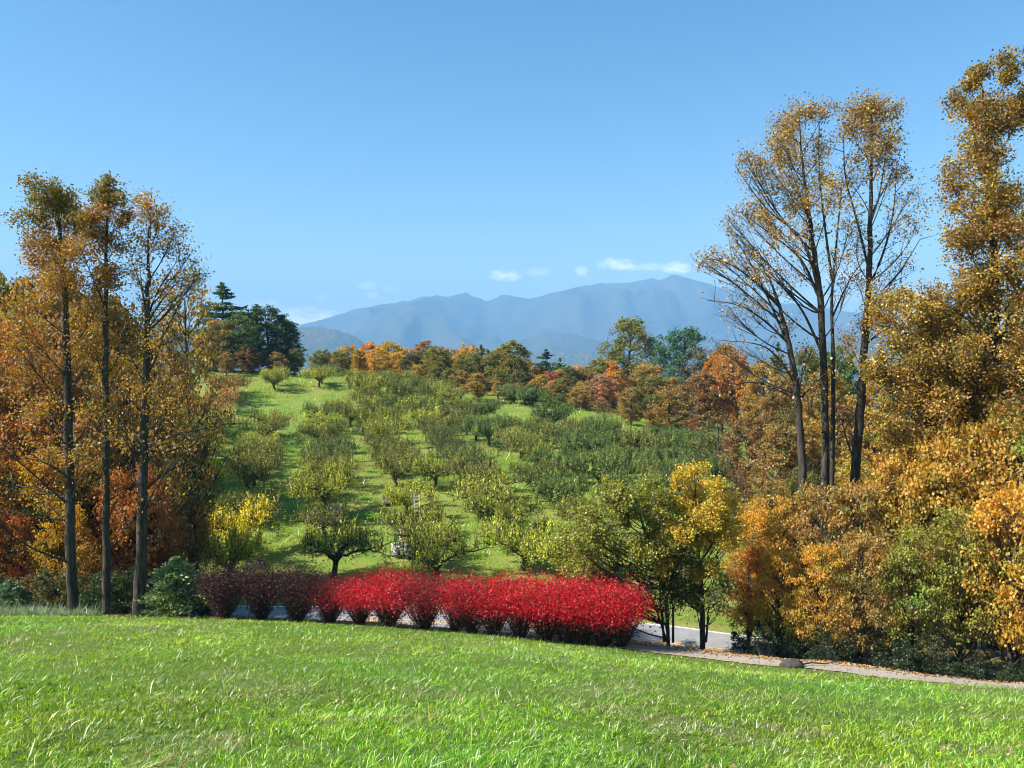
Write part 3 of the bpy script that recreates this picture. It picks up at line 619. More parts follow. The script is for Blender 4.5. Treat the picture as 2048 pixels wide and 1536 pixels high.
tall('tulip_tree', 'leaning forked tree with almost bare lower branches in front of the mountain', 40, [(1612,1260),(1608,1080),(1602,900),(1595,790),(1578,690),(1555,600),(1525,530)], [13,11,10,9,7,4,1.2],
     [(1430,520,30,150,B1),(1405,525,18,70,B1),(1470,560,30,70,B2),(1520,540,34,90,B2),(1450,620,30,40,B2),(1490,620,34,50,B2),(1540,590,30,50,B2),(1580,640,30,50,B2),(1440,690,24,30,B2),(1480,700,28,30,B2),(1560,720,30,50,B2),(1630,700,28,60,B1),(1500,560,24,60,B3),(1545,480,24,60,B2),(1620,780,24,40,B2)],
     .17, B2, .95, None, 511, 6.0, twigs=14,
     limbs=[([(1596,800),(1560,780),(1510,765),(1455,770)],5,1.2),([(1592,770),(1560,720),(1520,690),(1440,680)],4.5,1),([(1580,690),(1530,640),(1480,610),(1420,600)],4.5,1),([(1560,610),(1500,560),(1450,530),(1400,520)],4.5,1),([(1598,800),(1625,765),(1650,740)],4,1.2),([(1572,680),(1540,600),(1500,520),(1470,480)],4,1)])
tall('tulip_tree', 'tall double-stemmed tulip tree with sparse rounded crown, between forked tree and straight trunk', 41, [(1648,1270),(1648,1080),(1650,900),(1648,740),(1640,600),(1625,480),(1605,330),(1598,235)], [12,11,10,9,8,6,3,1.2],
     [(1600,228,34,360,B1),(1640,225,26,200,B1),(1570,250,34,340,B1),(1610,275,42,420,B1),(1545,290,30,240,B1),(1650,290,34,220,B2),(1580,330,36,220,B2),(1480,330,26,190,B1),(1500,360,26,140,B1),(1530,330,26,160,B1),(1560,380,36,260,B1),(1610,370,44,420,B3),(1640,400,36,280,B3),(1590,420,36,320,B3),(1520,410,30,240,B3),(1540,450,34,240,B1),(1490,420,24,90,B2),(1460,440,26,80,B2),(1480,480,26,80,B2),(1620,460,34,160,B2),(1510,500,32,90,B2),(1570,490,34,120,B2),(1460,510,26,60,B2),(1600,540,34,90,B2),(1650,520,30,90,B2),(1680,560,24,50,B2),(1670,450,30,90,B2),(1560,560,30,60,B2)],
     .17, B1, 1.25, None, 512, 9.0, twigs=10,
     limbs=[([(1660,1090),(1662,900),(1664,720),(1662,600),(1672,480),(1680,380)],9,2),([(1645,650),(1625,540),(1590,470),(1530,420),(1475,340)],6,1.2),([(1640,600),(1600,520),(1540,470),(1490,430)],5,1.2),([(1650,720),(1610,620),(1560,560),(1500,520)],5,1.2),([(1632,540),(1615,430),(1570,330),(1560,280)],4.5,1.2),([(1662,640),(1690,560),(1720,520)],3.5,1),([(1664,560),(1650,440),(1640,340),(1640,240)],4.5,1.2)])
tall('tulip_tree', 'tall straight dark trunk with crown of brown leaves high above, beside the dense gold tree', 41, [(1706,1270),(1708,1080),(1712,940),(1722,800),(1732,660),(1738,540),(1742,400),(1745,200)], [15,13,12,11,9,7,5,1.2],
     [(1745,205,34,400,B1),(1710,215,28,240,B1),(1780,220,30,280,B1),(1745,250,44,480,B1),(1700,260,36,300,B1),(1790,265,34,320,B3),(1715,310,40,280,B2),(1770,310,40,260,B1),(1805,330,30,150,B1),(1700,350,34,180,B2),(1750,370,34,90,B2),(1810,390,34,110,B2),(1790,440,34,100,B2),(1730,450,24,60,B2),(1770,480,34,90,B2),(1820,450,26,80,B2),(1700,480,28,70,B2),(1800,520,30,80,B2),(1760,560,30,70,B2),(1700,560,26,50,B2),(1690,680,30,160,A3),(1720,640,24,100,A3),(1755,640,28,120,A3)],
     .17, B1, 1.3, None, 513, 8.0, twigs=10,
     limbs=[([(1733,650),(1760,590),(1800,540),(1835,480)],4.5,1.2),([(1736,580),(1770,500),(1790,420),(1800,330)],4.5,1.2),([(1738,540),(1715,430),(1695,350),(1690,270)],4.5,1.2),([(1730,690),(1775,660),(1830,640)],3.5,1),([(1740,450),(1760,380),(1778,280)],3.5,1),([(1712,930),(1698,880),(1688,840)],3.5,1.2)])
def dense(seed, n, us, vs, r, lv, cols, keep):
    rg = np.random.default_rng(seed); out = []
    while len(out) < n:
        u, v = rg.uniform(*us), rg.uniform(*vs)
        if keep(u, v): out.append((u, v, r*rg.uniform(.7, 1.3), int(lv*rg.uniform(.6, 1.4)), cols[rg.integers(0, len(cols))]))
    return out
G1 = [(3, OCH), (1, GLD), (2.5, OLV), (1.6, BRN), (.5, GRN)]; G2 = [(1.5, GLD), (2.4, OCH), (.8, YGR), (1.4, OLV), (1, BRN), (.4, TAN)]; G3 = [(3, BRN), (2, OLV), (1.5, OCH)]
kp = lambda u, v: u > np.interp(v, [120,200,300,420,560,700,900], [1945,1915,1885,1850,1860,1790,1760])+25 and u < np.interp(v, [120,300,900], [1995,2050,2080])
tall('tulip_tree', 'broad dense gold and olive tree taller than the woods along the path', 36, [(1990,1290),(1992,1080),(1994,860),(1990,650),(1985,450),(1972,250),(1962,150)], [18,16,14,11,8,4,1.2],
     [(1962,142,22,260,G1),(1945,165,22,220,G1),(1980,165,22,240,G1)]+dense(3, 110, (1800,2080), (170,900), 42, 200, [G1, G1, G2, G3], kp), .19, G1, 1.0, None, 521, 5.0, twigs=9, spread=1.0,
     limbs=[([(1994,820),(1940,720),(1880,640)],6,1.5),([(1992,700),(2020,600),(2040,500)],6,1.5)])
kp2 = lambda u, v: u > np.interp(v, [60,300,600,1000], [2040,2030,2010,1990])
tall('tulip_tree', 'second dense gold tree close behind the broad gold and olive tree', 33, [(2120,1340),(2118,1080),(2115,800),(2110,500),(2105,200),(2100,60)], [20,18,15,11,6,1.5],
     dense(5, 80, (1990,2230), (60,1000), 44, 170, [G1, G3, G2], kp2), .19, G1, 1.0, None, 522, 4.0, twigs=8, spread=1.0)
kp3 = lambda u, v: (abs(u-1850) < 110) and u > np.interp(v, [560,760,1000], [1790,1700,1720])
tall('tulip_tree', 'gold leaved tree with dark slim trunk between straight trunk and broad gold tree', 37, [(1850,1290),(1852,1080),(1856,860),(1860,700),(1862,570)], [11,10,8,5,1.2],
     dense(7, 56, (1700,1960), (540,1000), 38, 220, [G2, A3, G1], kp3), .19, G2, .9, None, 523, 4.0, twigs=8, spread=1.0)

# --- the two bright trees between path and road
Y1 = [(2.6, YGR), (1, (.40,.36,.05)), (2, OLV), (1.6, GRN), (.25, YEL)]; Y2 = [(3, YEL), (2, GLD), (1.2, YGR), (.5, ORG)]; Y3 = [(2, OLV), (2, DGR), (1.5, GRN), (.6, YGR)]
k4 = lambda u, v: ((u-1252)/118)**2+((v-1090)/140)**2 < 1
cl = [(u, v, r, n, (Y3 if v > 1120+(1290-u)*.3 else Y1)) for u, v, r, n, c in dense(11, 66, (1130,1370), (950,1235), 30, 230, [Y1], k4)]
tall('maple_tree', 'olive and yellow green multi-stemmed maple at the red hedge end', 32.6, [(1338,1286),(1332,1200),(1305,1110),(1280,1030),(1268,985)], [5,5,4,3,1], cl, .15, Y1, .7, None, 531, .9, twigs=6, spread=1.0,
     limbs=[([(1328,1284),(1322,1210),(1312,1140),(1240,1060)],4.5,1.2),([(1346,1285),(1346,1210),(1330,1120),(1320,1040)],4.5,1.2),([(1334,1284),(1300,1190),(1250,1130),(1200,1080)],4,1)])
k5 = lambda u, v: ((u-1392)/92)**2+((v-1075)/142)**2 < 1
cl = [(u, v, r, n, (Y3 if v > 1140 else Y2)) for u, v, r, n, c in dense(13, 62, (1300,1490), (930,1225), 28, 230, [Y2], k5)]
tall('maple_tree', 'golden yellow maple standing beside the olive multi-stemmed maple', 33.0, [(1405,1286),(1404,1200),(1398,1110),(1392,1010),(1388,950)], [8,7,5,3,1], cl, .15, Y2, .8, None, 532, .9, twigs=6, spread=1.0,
     limbs=[([(1412,1284),(1420,1200),(1440,1120)],4,1.2)])
tall('maple_saplings'[:-1], 'small orange sapling past the golden maple at the road bank', 35.5, [(1497,1262),(1500,1210),(1510,1160),(1520,1110)], [5,4,3,1], [(1530,1110,30,260,A3),(1500,1090,30,240,A3),(1545,1150,30,260,A3),(1515,1150,26,220,A3),(1480,1110,22,140,A3)], .12, A3, .6, None, 533, .8)

# --- the red hedge: vase shaped bushes with many stems
def bush(seed, hgt, wid, leafcols, low, dens=1.0):
    rng = np.random.default_rng(seed); W, Lf = MB(), MB(); n = 44; R = wid/2
    for k in range(n):
        a = k*2.399; q = math.sqrt((k+.5)/n); b = np.array([math.cos(a), math.sin(a), 0])*.12*q
        top = np.array([math.cos(a)*R*q*rng.uniform(.85, 1.08), math.sin(a)*R*q*rng.uniform(.85, 1.08), hgt*(1-.22*q**2.5)*rng.uniform(.9, 1.03)])
        cv = curve(b+np.array([0, 0, -.08]), top, np.array([0, 0, .10*hgt])+rng.normal(0, .05, 3)+.16*np.array([top[0], top[1], -.35]), 7)
        W.tube(cv, np.linspace(.02, .005, 7), 4)
        m = 7; i = rng.integers(2, 7, m); d = rng.normal(0, .17, (m, 3)); d[:, 2] = np.abs(d[:, 2])+.08; W.twigs(cv[i], cv[i]+d, .006, .003)
        nl = int(250*dens); t = np.clip(rng.beta(1.65, 1.1, nl), .2, 1); ii = t*6; i0 = np.minimum(ii.astype(int), 5); fr = (ii-i0)[:, None]
        C = cv[i0]*(1-fr)+cv[i0+1]*fr; sp = (.07+.19*t)[:, None]; C = C+rng.normal(0, 1, (nl, 3))*sp
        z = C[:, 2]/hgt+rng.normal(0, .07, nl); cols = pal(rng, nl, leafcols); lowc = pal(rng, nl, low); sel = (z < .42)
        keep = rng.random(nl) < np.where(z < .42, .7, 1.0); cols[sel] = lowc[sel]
        Lf.leaves(rng, C[keep], .064, cols[keep], up=.3, aspect=.6)
    return W, Lf
BR = [(3, (.86,.018,.03)), (2, (.70,.014,.03)), (.8, (.45,.012,.025)), (.5, (.88,.10,.09)), (.3, (.2,.02,.02))]
MD = [(2, (.40,.014,.022)), (2, (.25,.012,.018)), (1, (.14,.02,.016)), (.6, (.60,.02,.03))]
DK = [(2, (.07,.012,.014)), (2, (.04,.016,.012)), (.6, (.13,.014,.018)), (1, (.035,.032,.014))]  # tree shade on the first hedge bushes, painted into their leaf colours
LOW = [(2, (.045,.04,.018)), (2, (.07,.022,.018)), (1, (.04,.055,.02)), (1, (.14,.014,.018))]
bm = {}
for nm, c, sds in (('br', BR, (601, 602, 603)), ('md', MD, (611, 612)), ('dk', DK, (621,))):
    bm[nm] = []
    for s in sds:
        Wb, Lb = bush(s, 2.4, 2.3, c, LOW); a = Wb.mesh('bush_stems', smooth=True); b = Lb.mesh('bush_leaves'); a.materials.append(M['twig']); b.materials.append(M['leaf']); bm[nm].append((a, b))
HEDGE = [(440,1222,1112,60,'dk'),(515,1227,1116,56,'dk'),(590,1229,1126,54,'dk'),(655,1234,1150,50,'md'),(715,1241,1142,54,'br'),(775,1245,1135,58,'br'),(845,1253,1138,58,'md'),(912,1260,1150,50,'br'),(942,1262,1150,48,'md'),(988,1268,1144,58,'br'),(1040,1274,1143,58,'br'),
         (1092,1279,1146,58,'br'),(1136,1284,1150,58,'br'),(1170,1287,1152,54,'br'),(1210,1295,1156,62,'br'),(1246,1299,1162,64,'br')]
rs = random.Random(4)
cw = {'dk': 'shade-darkened red', 'md': 'crimson', 'br': 'bright red'}
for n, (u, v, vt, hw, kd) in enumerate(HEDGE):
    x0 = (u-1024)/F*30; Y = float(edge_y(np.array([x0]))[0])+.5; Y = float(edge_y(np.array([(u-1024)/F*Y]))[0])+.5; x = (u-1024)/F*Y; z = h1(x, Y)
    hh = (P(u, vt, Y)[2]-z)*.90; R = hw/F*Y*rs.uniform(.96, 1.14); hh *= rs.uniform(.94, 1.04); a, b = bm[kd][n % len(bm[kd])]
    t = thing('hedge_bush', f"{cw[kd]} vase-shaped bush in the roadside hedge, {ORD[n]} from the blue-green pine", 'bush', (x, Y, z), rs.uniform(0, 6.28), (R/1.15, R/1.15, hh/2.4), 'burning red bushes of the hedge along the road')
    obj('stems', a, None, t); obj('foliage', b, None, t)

# --- small growth round the three trunks
Wc, Lc = conifer(700, 2.3, 1.35, 16, .17, 150, .05)
p = P(352, 1222, 32.6); t = thing('young_pine', 'soft blue-green young pine between the tall trunk and the dark hedge bush', 'pine', (p[0], 32.6, h1(p[0], 32.6)), .4, (1.12, 1.12, 1.08)); obj('trunk', Wc, M['bark'], t); obj('crown', Lc, M['needle'], t, color=(.24,.32,.11))
p = P(20, 1200, 33); t = thing('young_pine', 'small blue-green pine seedling at the thicket foot beyond the first trunk', 'pine', (p[0], 33, h1(p[0], 33)), 1.4, (.6, .6, .62)); obj('trunk', Wc.mesh('young_pine_trunk'), M['bark'], t); obj('crown', Lc.mesh('young_pine_crown'), M['needle'], t, color=(.14,.23,.10))
for u, Y, hh, R, key, tint, lab in [(180,33.6,1.9,1.1,'us0',(.07,.12,.025),'green shrub between the first two tall trunks'),(240,33.4,2.1,1.0,'us1',(.09,.13,.03),'green shrub between the second and third tall trunks'),(330,34.2,1.7,1.1,'us0',(.06,.11,.03),'green shrub behind the young blue-green pine'),
        (405,33.4,1.7,.9,'us0',(.035,.055,.02),'very dark shrub squeezed between young pine and hedge'),(100,34,2.0,1.2,'us1',(.14,.15,.035),'olive shrub behind the first tall trunk'),(40,34,1.7,1.2,'us0',(.20,.15,.04),'ochre shrub at the thicket foot near the pine seedling'),(-50,34,2.2,1.4,'us1',(.10,.12,.03),'olive shrub at the thicket end by the pine seedling'),(300,36,2.4,1.3,'us1',(.05,.09,.028),'dark green shrub in the shade behind the third tall trunk')]:
    use(key, 'shrub', lab, 'shrub', (u-1024)/F*Y, Y, hh, R, tint, 'shrubs at the foot of the three tall trunks')

# ------------------------------------------------------------------ orchard
def apple(seed, leafn, shoots, cols, Ht=4.5, R=2.9, bare=0.0):
    rng = np.random.default_rng(seed); W, Lf = MB(), MB(); th = rng.uniform(.9, 1.4); ln = rng.normal(0, .15, 2)
    W.tube([(0, 0, -.4), (0, 0, .15), (ln[0]*.5, ln[1]*.5, th*.6), (ln[0], ln[1], th)], [.27, .20, .17, .16], 8)
    segs = []; nl = rng.integers(6, 9)
    for k in range(nl):
        a = k*6.283/nl+rng.normal(0, .25); r = R*rng.uniform(.55, 1.0); zt = Ht*rng.uniform(.46, .68)
        e = np.array([math.cos(a)*r, math.sin(a)*r, zt]); s = np.array([ln[0], ln[1], th-.1])
        cv = curve(s, e, np.array([-math.cos(a)*.1, -math.sin(a)*.1, .75])+rng.normal(0, .22, 3), 8); cv[1:] += rng.normal(0, .08, (7, 3))
        W.tube(cv, np.linspace(.12, .045, 8), 6); segs.append(cv)
        for b in range(6):
            i = rng.integers(2, 8); da = a+rng.normal(0, 1.1); d = np.array([math.cos(da), math.sin(da), rng.uniform(-.3, .4)]); l = rng.uniform(.7, 1.6)
            c2 = curve(cv[i], cv[i]+d*l, np.array([0, 0, .28])+rng.normal(0, .16, 3), 6); W.tube(c2, np.linspace(.05, .018, 6), 4); segs.append(c2)
    allp = np.vstack(segs); N = shoots
    A = allp[rng.integers(0, len(allp), N)]+rng.normal(0, .05, (N, 3)); l = rng.uniform(.5, 1.45, N)*np.clip(1.15-(A[:, 2]-Ht*.6)/Ht, .5, 1.1)
    B = A+np.stack([rng.normal(0, .14, N), rng.normal(0, .14, N), np.ones(N)], 1)*l[:, None]; W.twigs(A, B, .018, .008)
    per = rng.lognormal(0, .3, N)
    n1 = int(leafn*.58*(1-bare)); w_ = per/per.sum(); who = rng.choice(N, n1, p=w_); t = rng.uniform(.1, 1.02, n1)[:, None]
    tone = rng.lognormal(0, .38, N)[who][:, None]
    C = A[who]*(1-t)+B[who]*t+rng.normal(0, .05, (n1, 3)); Lf.leaves(rng, C, .185, pal(rng, n1, cols)*tone, up=.1, aspect=.42, axis=np.array([0, 0, 1.0]))
    n2 = int(leafn*.26*(1-bare)); C = allp[rng.integers(0, len(allp), n2)]+rng.normal(0, .2, (n2, 3)); Lf.leaves(rng, C, .16, pal(rng, n2, cols), up=.3)
    return W, Lf
apples = {'green': [], 'sparse': [], 'dense': []}
base_c = [(3, (1, 1, 1)), (1.5, (1.3, 1.1, .9)), (1, (.6, .7, .7)), (.6, (1.5, 1.0, .7))]
for k in range(3): apples['green'].append(as_meshes(apple(800+k, 7600, 380, base_c), 'apple'))
for k in range(3): apples['sparse'].append(as_meshes(apple(820+k, 3400, 320, base_c, 4.2, 3.0), 'apple'))
for k in range(3): apples['dense'].append(as_meshes(apple(840+k, 10500, 420, base_c, 4.3, 3.0), 'apple'))
TINT = {'olive': (.21,.215,.045), 'dull green': (.145,.185,.042), 'dark green': (.13,.185,.045), 'yellow green': (.33,.34,.05), 'yellow': (.55,.46,.05), 'brown': (.26,.175,.07), 'russet': (.38,.23,.07)}
def proj(x, y, z):
    c, s = math.cos(PITCH), math.sin(PITCH); fy = y*c-z*s; fz = y*s+z*c
    return 1024+F*x/fy, 768-F*fz/fy
def inpoly(u, v, poly):
    c = False; n = len(poly)
    for i in range(n):
        a, b = poly[i], poly[i-1]
        if (a[1] > v) != (b[1] > v) and u < (b[0]-a[0])*(v-a[1])/(b[1]-a[1])+a[0]: c = not c
    return c
CLEAR = [[(470,845),(500,800),(560,778),(650,778),(680,800),(660,832),(600,850),(530,860)], [(930,800),(1000,806),(1200,828),(1230,868),(1100,862),(1000,835)]]
d_ = np.array([-.25, .968]); n_ = np.array([.968, .25]); O_ = np.array([-6.3, 57.0])
rs = random.Random(21); spots = []
for row, k, u, v, Y in ((0, -.5, 852, 1139, 57.3), (0, .6, 838, 1085, 63.5), (-1, -.5, 668, 1153, 56), (-1, .6, 650, 1072, 64), (-2, -.5, 470, 1112, 59.5), (1, -.5, 1045, 1140, 57), (2, .6, 1068, 986, 76)):
    p = P(u, v, Y); z = h1(p[0], Y); spots.append((row, k, p[0], Y, z, *proj(p[0], Y, z)))
d2_ = np.array([-.45, .893]); n2_ = np.array([.893, .45]); O2_ = O_+n_*15.2
cand = [(row, k, *(O_+n_*(row*7.0)+d_*(k*4.15))) for row in range(-5, 2) for k in range(-1, 22)]+[(row+3, k, *(O2_+n2_*(row*7.0)+d2_*(k*4.3))) for row in range(-1, 8) for k in range(-2, 21)]
for row, k, x, y in cand:
        far_ = min(max((y-85)/40, 0), 1); x += rs.uniform(-.35, .35)*(1+far_*.8); y += rs.uniform(-.6, .6)*(1+far_)
        z = h1(x, y); u, v = proj(x, y, z)
        if y > 141 or y < 52.5 or u < 300 or (u > 1180 and y < 62): continue
        if u > np.interp(v, [760,790,830,900,960,1050,1150], [880,960,1170,1400,1470,1340,1180]) or u < np.interp(v, [740,800,900,1000,1150], [570,420,360,350,380]): continue
        if any(inpoly(u, v, c) for c in CLEAR): continue
        if rs.random() < (.28 if (v < 890 and u > 860) else .05): continue
        if any((x-q[2])**2+(y-q[3])**2 < 3.3**2 for q in spots): continue
        spots.append((row, k, x, y, z, u, v))
SIDE = lambda r: 'the ladder row' if r == 0 else f"{ORD[abs(r)-1]} row toward {'maples' if r > 0 else 'trunks'} from ladders"
seen = {}
for row, k, x, y, z, u, v in sorted(spots, key=lambda s: (s[0], s[1])):
    nth = seen.get(row, 0); seen[row] = nth+1
    r_ = rs.random()
    if (u > 1080 and v < 1060) or (u > 960 and v < 900): tn, kd = rs.choice(['dark green', 'dull green', 'dull green', 'olive']), 'dense' if r_ < .8 else 'green'
    elif v < 800: tn, kd = rs.choice(['yellow green', 'olive', 'dull green', 'yellow green']), 'green'
    elif u < 540 and v > 1070: tn, kd = 'yellow', 'green'
    elif u < 480: tn, kd = rs.choice(['russet', 'olive', 'olive', 'yellow green']), 'sparse' if r_ < .5 else 'green'
    elif v > 1060 and 930 < u < 1190: tn, kd = 'yellow green', rs.choice(['green', 'dense'])
    else: tn, kd = rs.choice(['olive', 'olive', 'olive', 'dull green', 'yellow green', 'yellow green']), rs.choice(['green', 'sparse', 'green', 'sparse'])
    a, b = rs.choice(apples[kd]); s = rs.uniform(.82, 1.1)*(1.14 if y < 67 else 1); sz = s*rs.uniform(.74, .98)
    t = thing('apple_tree', f"{tn} apple tree, {ORD[nth]} from road in {SIDE(row)}", 'tree', (x, y, z), rs.uniform(0, 6.28), (s, s, sz), 'apple trees in the orchard rows')
    obj('trunk', a, None, t); obj('crown', b, None, t, color=tuple(np.array(TINT[tn])*rs.uniform(1.2, 1.8)))

# --- fruit bins, ladders, stone
def box(m, c, s, rz=0):
    x, y, z = np.array(s)/2; v = np.array([(a*x, b*y, d*z) for d in (-1, 1) for b in (-1, 1) for a in (-1, 1)])
    if rz: cr, sr = math.cos(rz), math.sin(rz); v = v @ np.array([[cr, sr, 0], [-sr, cr, 0], [0, 0, 1]])
    m.add(v+np.array(c), [(0, 2, 3, 1), (4, 5, 7, 6), (0, 1, 5, 4), (2, 6, 7, 3), (0, 4, 6, 2), (1, 3, 7, 5)])
def fruit_bin(label, u, v, Y, rz, mat, L=1.2, hh=.78, solid_sides=True, gap=.012, z0=0):
    p = P(u, v, Y); z = h1(p[0], Y)+z0; t = thing('fruit_bin', label, 'crate', (p[0], Y, z), rz, group='wooden fruit bins in the orchard')
    nb = 4; bh = (hh-.12)/nb
    for sx, sy, ln, ax in ((0, -1, L, 0), (0, 1, L, 0), (-1, 0, L-.06, 1), (1, 0, L-.06, 1)):
        for b in range(nb):
            m = MB(); zz = .12+bh*(b+.5)
            if ax == 0: box(m, (0, sy*(L/2-.014), zz), (ln, .028, bh-gap))
            else: box(m, (sx*(L/2-.014), 0, zz), (.028, ln, bh-gap))
            obj('board', m, mat, t)
    for sx in (-1, 1):
        for sy in (-1, 1): m = MB(); box(m, (sx*(L/2-.07), sy*(L/2-.07), hh/2+.05), (.075, .075, hh-.1)); obj('corner_post', m, mat, t)
    m = MB(); box(m, (0, 0, .11), (L-.08, L-.08, .03)); obj('floor_panel', m, mat, t)
    for sx in (-1, 0, 1): m = MB(); box(m, (sx*(L/2-.08), 0, .045), (.1, L-.04, .09)); obj('skid', m, mat, t)
    return t
fruit_bin('pale weathered open fruit bin beside the wooden ladder', 801, 1108, 61.5, rad(27), M['crate_wood'], 1.2, .95, gap=.004)
fruit_bin('fresh pale wood fruit bin behind the weathered open bin', 815, 1092, 64.0, rad(27), M['fresh_wood'], 1.1, 1.05, gap=.004)
fruit_bin('dark fruit bin half hidden under the apple row up the slope', 777, 1036, 71, rad(25), M['dark_wood'], .95, .8)
for k in range(2): fruit_bin(['slatted fruit bin at the stack foot under the second apple row', 'slatted fruit bin on top of the stack under apple branches'][k], 668, 1052, 66.5, rad(35), M['crate_wood'], 1.1, .72, gap=.07, z0=.73*k)
fruit_bin('low dark fruit bin behind the dark hedge bushes', 510, 1120, 58, rad(8), M['dark_wood'], 1.3, .6)
def ladder(label, u, v, Y, length, width, lean, rz, mat, rungs, z0=0, tripod=False):
    p = P(u, v, Y); z = h1(p[0], Y)+z0; t = thing('orchard_ladder', label, 'ladder', (p[0], Y, z), rz, group='ladders leaning in the orchard')
    top = np.array([0, math.sin(lean)*length, math.cos(lean)*length]); tw = .45 if tripod else .85
    for s in (-1, 1): m = MB(); m.tube([(s*width/2, 0, 0), top*.5+np.array([s*width/2*(1+tw)/2, 0, 0]), top+np.array([s*width/2*tw, 0, 0])], [.034, .032, .03], 6); obj('rail', m, mat, t)
    for k in range(rungs):
        f = (k+.7)/(rungs+.3); wd = width/2*(1+(tw-1)*f); m = MB(); m.tube([top*f+np.array([-wd, 0, 0]), top*f, top*f+np.array([wd, 0, 0])], [.024]*3, 5); obj('rung', m, mat, t)
    if tripod: m = MB(); m.tube([(0, math.sin(lean)*length*1.9, .0), top*.6+np.array([0, math.sin(lean)*length*.45, 0]), top], [.03]*3, 6); obj('prop_leg', m, mat, t)
    return t
ladder('wooden tripod ladder leaning in the apple tree beside its trunk', 832, 1132, 57.6, 2.6, .75, rad(14), rad(8), M['ladder_wood'], 6, tripod=True)
ladder('short wooden ladder leaning against the weathered fruit bin', 814, 1112, 59.8, 1.6, .6, rad(22), rad(-8), M['crate_wood'], 4)
ladder('wooden ladder on the shaded side of the ladder-row apple tree', 866, 1126, 58.8, 2.4, .7, rad(12), rad(-12), M['ladder_wood'], 6)
ladder('silver metal ladder standing up through the second tree of ladder row', 836, 1092, 66, 2.9, .5, rad(16), rad(14), M['ladder_metal'], 9)
m = MB(); rng = np.random.default_rng(5); th = np.linspace(0, 2*np.pi, 14, endpoint=False)
rings = []
for k, (zz, rr) in enumerate([(-.1, 1), (.04, 1.05), (.14, .85), (.22, .5), (.25, .12)]):
    q = rr*(1+rng.normal(0, .09, 14)); rings.append(np.stack([np.cos(th)*q*.42, np.sin(th)*q*.24, zz+rng.normal(0, .012, 14)], 1))
i, j = np.meshgrid(np.arange(4), np.arange(14), indexing='ij'); k = (j+1) % 14
m.add(np.concatenate(rings), np.stack([i*14+j, i*14+k, (i+1)*14+k, (i+1)*14+j], -1).reshape(-1, 4)); m.add(rings[-1], t=[(0, a, a+1) for a in range(1, 13)])
p = P(1578, 1336, 27.6); st = obj('stone', m, M['rock'], loc=(p[0], float(edge_y(np.array([p[0]]))[0])+.15, h1(p[0], float(edge_y(np.array([p[0]]))[0])+.15)+.08)); tag(st, 'dark stone lying where the lawn meets the path', 'stone')
m = MB(); m.tube(np.array([(0, 0, .05), (.5, .12, .09), (1.0, .1, .05), (1.5, .3, .06)]), [.035, .03, .022, .01], 6, cap=True)
xb = p[0]+.3; yb = float(edge_y(np.array([xb]))[0])+.35; br = obj('fallen_branch', m, M['bark'], loc=(xb, yb, h1(xb, yb)+.03)); tag(br, 'fallen dark branch lying on the path beside the dark stone', 'branch')

# ------------------------------------------------------------------ grass and fallen leaves
rng = np.random.default_rng(77)
def blades(m, X, Y, Z, ln, wd, lean, cols, two):
    n = len(X); az_ = rng.uniform(0, 6.283, n); b = np.stack([np.cos(az_), np.sin(az_), np.zeros(n)], 1)*(wd/2)[:, None]
    base = np.stack([X, Y, Z-.01], 1); tip = base+np.concatenate([lean, np.ones((n, 1))], 1)*ln[:, None]
    mid = base+np.concatenate([lean*.32, np.full((n, 1), .62)], 1)*ln[:, None]
    if two:
        v = np.stack([base-b, base+b, mid+b*.85, mid-b*.85, tip], 1).reshape(-1, 3); o = np.arange(n)[:, None]*5
        m.add(v, np.array([[0, 1, 2, 3]])+o, np.array([[3, 2, 4]])+o, cols, cols)
    else:
        v = np.stack([base-b, base+b, tip], 1).reshape(-1, 3); m.add(v, t=np.arange(n*3).reshape(n, 3), tc=cols)
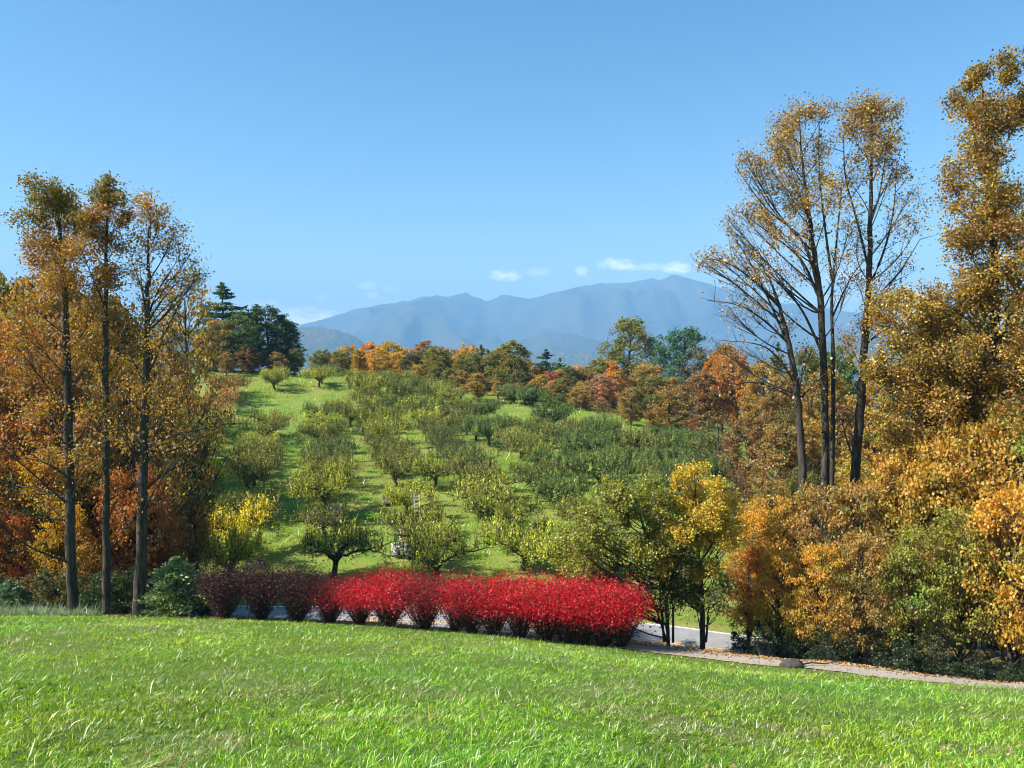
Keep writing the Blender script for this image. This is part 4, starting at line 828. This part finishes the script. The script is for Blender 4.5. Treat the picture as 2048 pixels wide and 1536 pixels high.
def lawn():
    m = MB()
    for (y0, y1, per, wk, two, nb) in ((5.5, 9, 1550, 1.0, True, 9), (9, 13, 1100, 1.2, True, 9), (13, 18, 640, 1.55, False, 8), (18, 25, 380, 2.0, False, 7), (25, 32.5, 270, 2.5, False, 6)):
        hw = .74*y1+2.5; n = int((y1-y0)*2*hw*per/nb); X = rng.uniform(-hw, hw, n); Y = rng.uniform(y0, y1, n)   # tufts
        dry = fbm(X*.9, Y*.9, 40, 3)+.5*vnoise(X*3.1, Y*3.1, 44)
        k = (np.abs(X) < .72*Y+2.2) & (rng.random(n) > np.clip((dry-.75)*1.2, 0, .6)); X, Y, dry = X[k], Y[k], dry[k]; nt = len(X)
        tl = rng.normal(0, .3, (nt, 2))+np.array([.25, -.1])+.35*np.stack([vnoise(X*1.1, Y*1.1, 51), vnoise(X*1.1, Y*1.1, 52)], 1)
        ts = rng.lognormal(0, .3, nt)*(1+.3*vnoise(X*1.3, Y*1.3, 47)); tone = rng.lognormal(0, .24, nt)*(1+.28*fbm(X*.45, Y*.45, 91, 3)); warm = 1+.22*fbm(X*.3, Y*.3, 95, 2)
        who = np.repeat(np.arange(nt), nb); n = len(who); off = rng.normal(0, .028*wk**.5, (n, 2))
        X, Y = X[who]+off[:, 0], Y[who]+off[:, 1]; k = Y < edge_y(X)+.02+rng.normal(0, .14, n); X, Y, who, off = X[k], Y[k], who[k], off[k]; n = len(X)
        Z = H(X, Y); ln = rng.lognormal(np.log(.047), .40, n)*ts[who]; wd = rng.uniform(.006, .0125, n)*wk
        lean = tl[who]+off*9+rng.normal(0, .6, (n, 2))
        c = pal(rng, n, [(4, (.185,.35,.013)), (3, (.275,.46,.02)), (2.4, (.07,.18,.01)), (1.6, (.42,.56,.055)), (.3, (.52,.58,.28))])*tone[who][:, None]*np.stack([warm[who], np.ones(n), np.ones(n)], 1)
        st = rng.random(n) < np.clip((dry[who]-.42)*.9, 0.012, .7); c[st] = pal(rng, int(st.sum()), [(2, (.46,.38,.20)), (1, (.34,.25,.12)), (1, (.58,.53,.34))])
        blades(m, X, Y, Z, ln, wd, lean, np.clip(c, 0, .9), two)
    o = obj('lawn_grass', m, M['grass'], kind='stuff'); o['label'] = 'bright green unmown lawn grass covering the slope'; o['category'] = 'grass'
lawn()
def rough_grass():
    m = MB(); n = 175000; q = rng.random(n)**1.25; Y = 43+115*q; X = rng.uniform(-.42, .34, n)*Y
    k = (X > -34-(Y-60)*.18) & (X < 24+(Y-43)*.18); X, Y = X[k], Y[k]
    d, _, _ = line_dist(X, Y, RCEN); k = d > RW/2+.25; X, Y = X[k], Y[k]; n = len(X); Z = H(X, Y)
    tall_ = np.clip(fbm(X*.3, Y*.3, 60, 3)+.3, .05, 1.2)
    ln = rng.lognormal(np.log(.23), .45, n)*(.45+1.2*tall_); wd = rng.uniform(.02, .05, n)*(Y/60)
    lean = rng.normal(0, .5, (n, 2))+np.array([.3, -.1])
    t = fbm(X*.22, Y*.22, 66, 3)+.35*vnoise(X*.9, Y*.9, 68)
    c = pal(rng, n, [(3, (.25,.42,.03)), (2, (.34,.50,.05)), (1, (.17,.31,.03)), (1, (.46,.50,.06))])
    s = rng.random(n) < np.clip((t+.04)*1.2, .03, .8); c[s] = pal(rng, int(s.sum()), [(2, (.42,.32,.11)), (1, (.34,.22,.08)), (1, (.40,.38,.12))])
    blades(m, X, Y, Z, ln, wd, lean, c, False)
    o = obj('orchard_grass', m, M['grass'], kind='stuff'); o['label'] = 'long rough green and straw grass between the orchard rows'; o['category'] = 'grass'
rough_grass()
def litter():
    m = MB(); n = 30000; X = rng.uniform(-34, 34, n); off = rng.gamma(2.0, 1.1, n); e = edge_y(X); Y = e+off
    dens = np.where(X < -11, .9, np.where(X < 3.5, .25, np.where(off < 1.15, .10, .9))); k = rng.random(n) < dens; X, Y = X[k], Y[k]
    dr, zr, _ = line_dist(X, Y, RCEN); k = (dr > RW/2) | (rng.random(len(X)) < .12); X, Y = X[k], Y[k]
    d2 = (edge_y(X)-Y); Z = H(X, Y)+.045
    m.leaves(rng, np.stack([X, Y, Z], 1), .085, pal(rng, len(X), [(3, (.30,.14,.045)), (2, (.40,.22,.07)), (1, (.48,.33,.14)), (1, (.18,.08,.03))]), up=3.0, droop=0)
    o = obj('fallen_leaves', m, M['litter'], kind='stuff'); o['label'] = 'fallen brown leaves scattered along the path and under the trees'; o['category'] = 'leaves'
litter()
def strays():
    m = MB(); n = 700; Y = 6+25*rng.random(n)**.8; X = rng.uniform(-.72, .72, n)*(Y+2); k = Y < edge_y(X)-.1; X, Y = X[k], Y[k]
    m.leaves(rng, np.stack([X, Y, H(X, Y)+.05], 1), .06, pal(rng, len(X), [(2, (.30,.17,.06)), (1, (.42,.28,.12)), (1, (.2,.11,.05))]), up=1.0)
    o = obj('stray_leaves', m, M['litter'], kind='stuff'); o['label'] = 'stray brown leaves caught in the lawn grass'; o['category'] = 'leaves'
strays()
def verge():
    m = MB(); n = 42000; X = rng.uniform(-16, 26, n); Y = rng.uniform(24, 44, n); d, _, sd = line_dist(X, Y, RCEN); off = Y-edge_y(X)
    k = (d > RW/2-.05) & (d < RW/2+1.6) & (off > 2.2); X, Y = X[k], Y[k]; n = len(X); Z = H(X, Y)
    c = pal(rng, n, [(2, (.20,.27,.04)), (1, (.30,.24,.08)), (1, (.38,.30,.13)), (1, (.12,.18,.03))])
    blades(m, X, Y, Z, rng.lognormal(np.log(.16), .45, n), rng.uniform(.012, .03, n), rng.normal(0, .6, (n, 2)), c, False)
    o = obj('verge_grass', m, M['grass'], kind='stuff'); o['label'] = 'ragged green and straw grass along both road verges'; o['category'] = 'grass'
verge()
def weeds():
    m = MB(); n = 3600; X = rng.uniform(-24, -17.2, n); Y = edge_y(X)+rng.uniform(-.15, 1.6, n); Z = H(X, Y)
    blades(m, X, Y, Z, rng.lognormal(np.log(.26), .45, n), rng.uniform(.02, .055, n), rng.normal(0, .6, (n, 2)), pal(rng, n, [(2, (.22,.30,.14)), (1, (.34,.40,.24)), (1, (.14,.22,.08))]), False)
    o = obj('weeds', m, M['grass'], kind='stuff'); o['label'] = 'pale green weeds at the lawn edge beyond the first tall trunk'; o['category'] = 'weeds'
weeds()
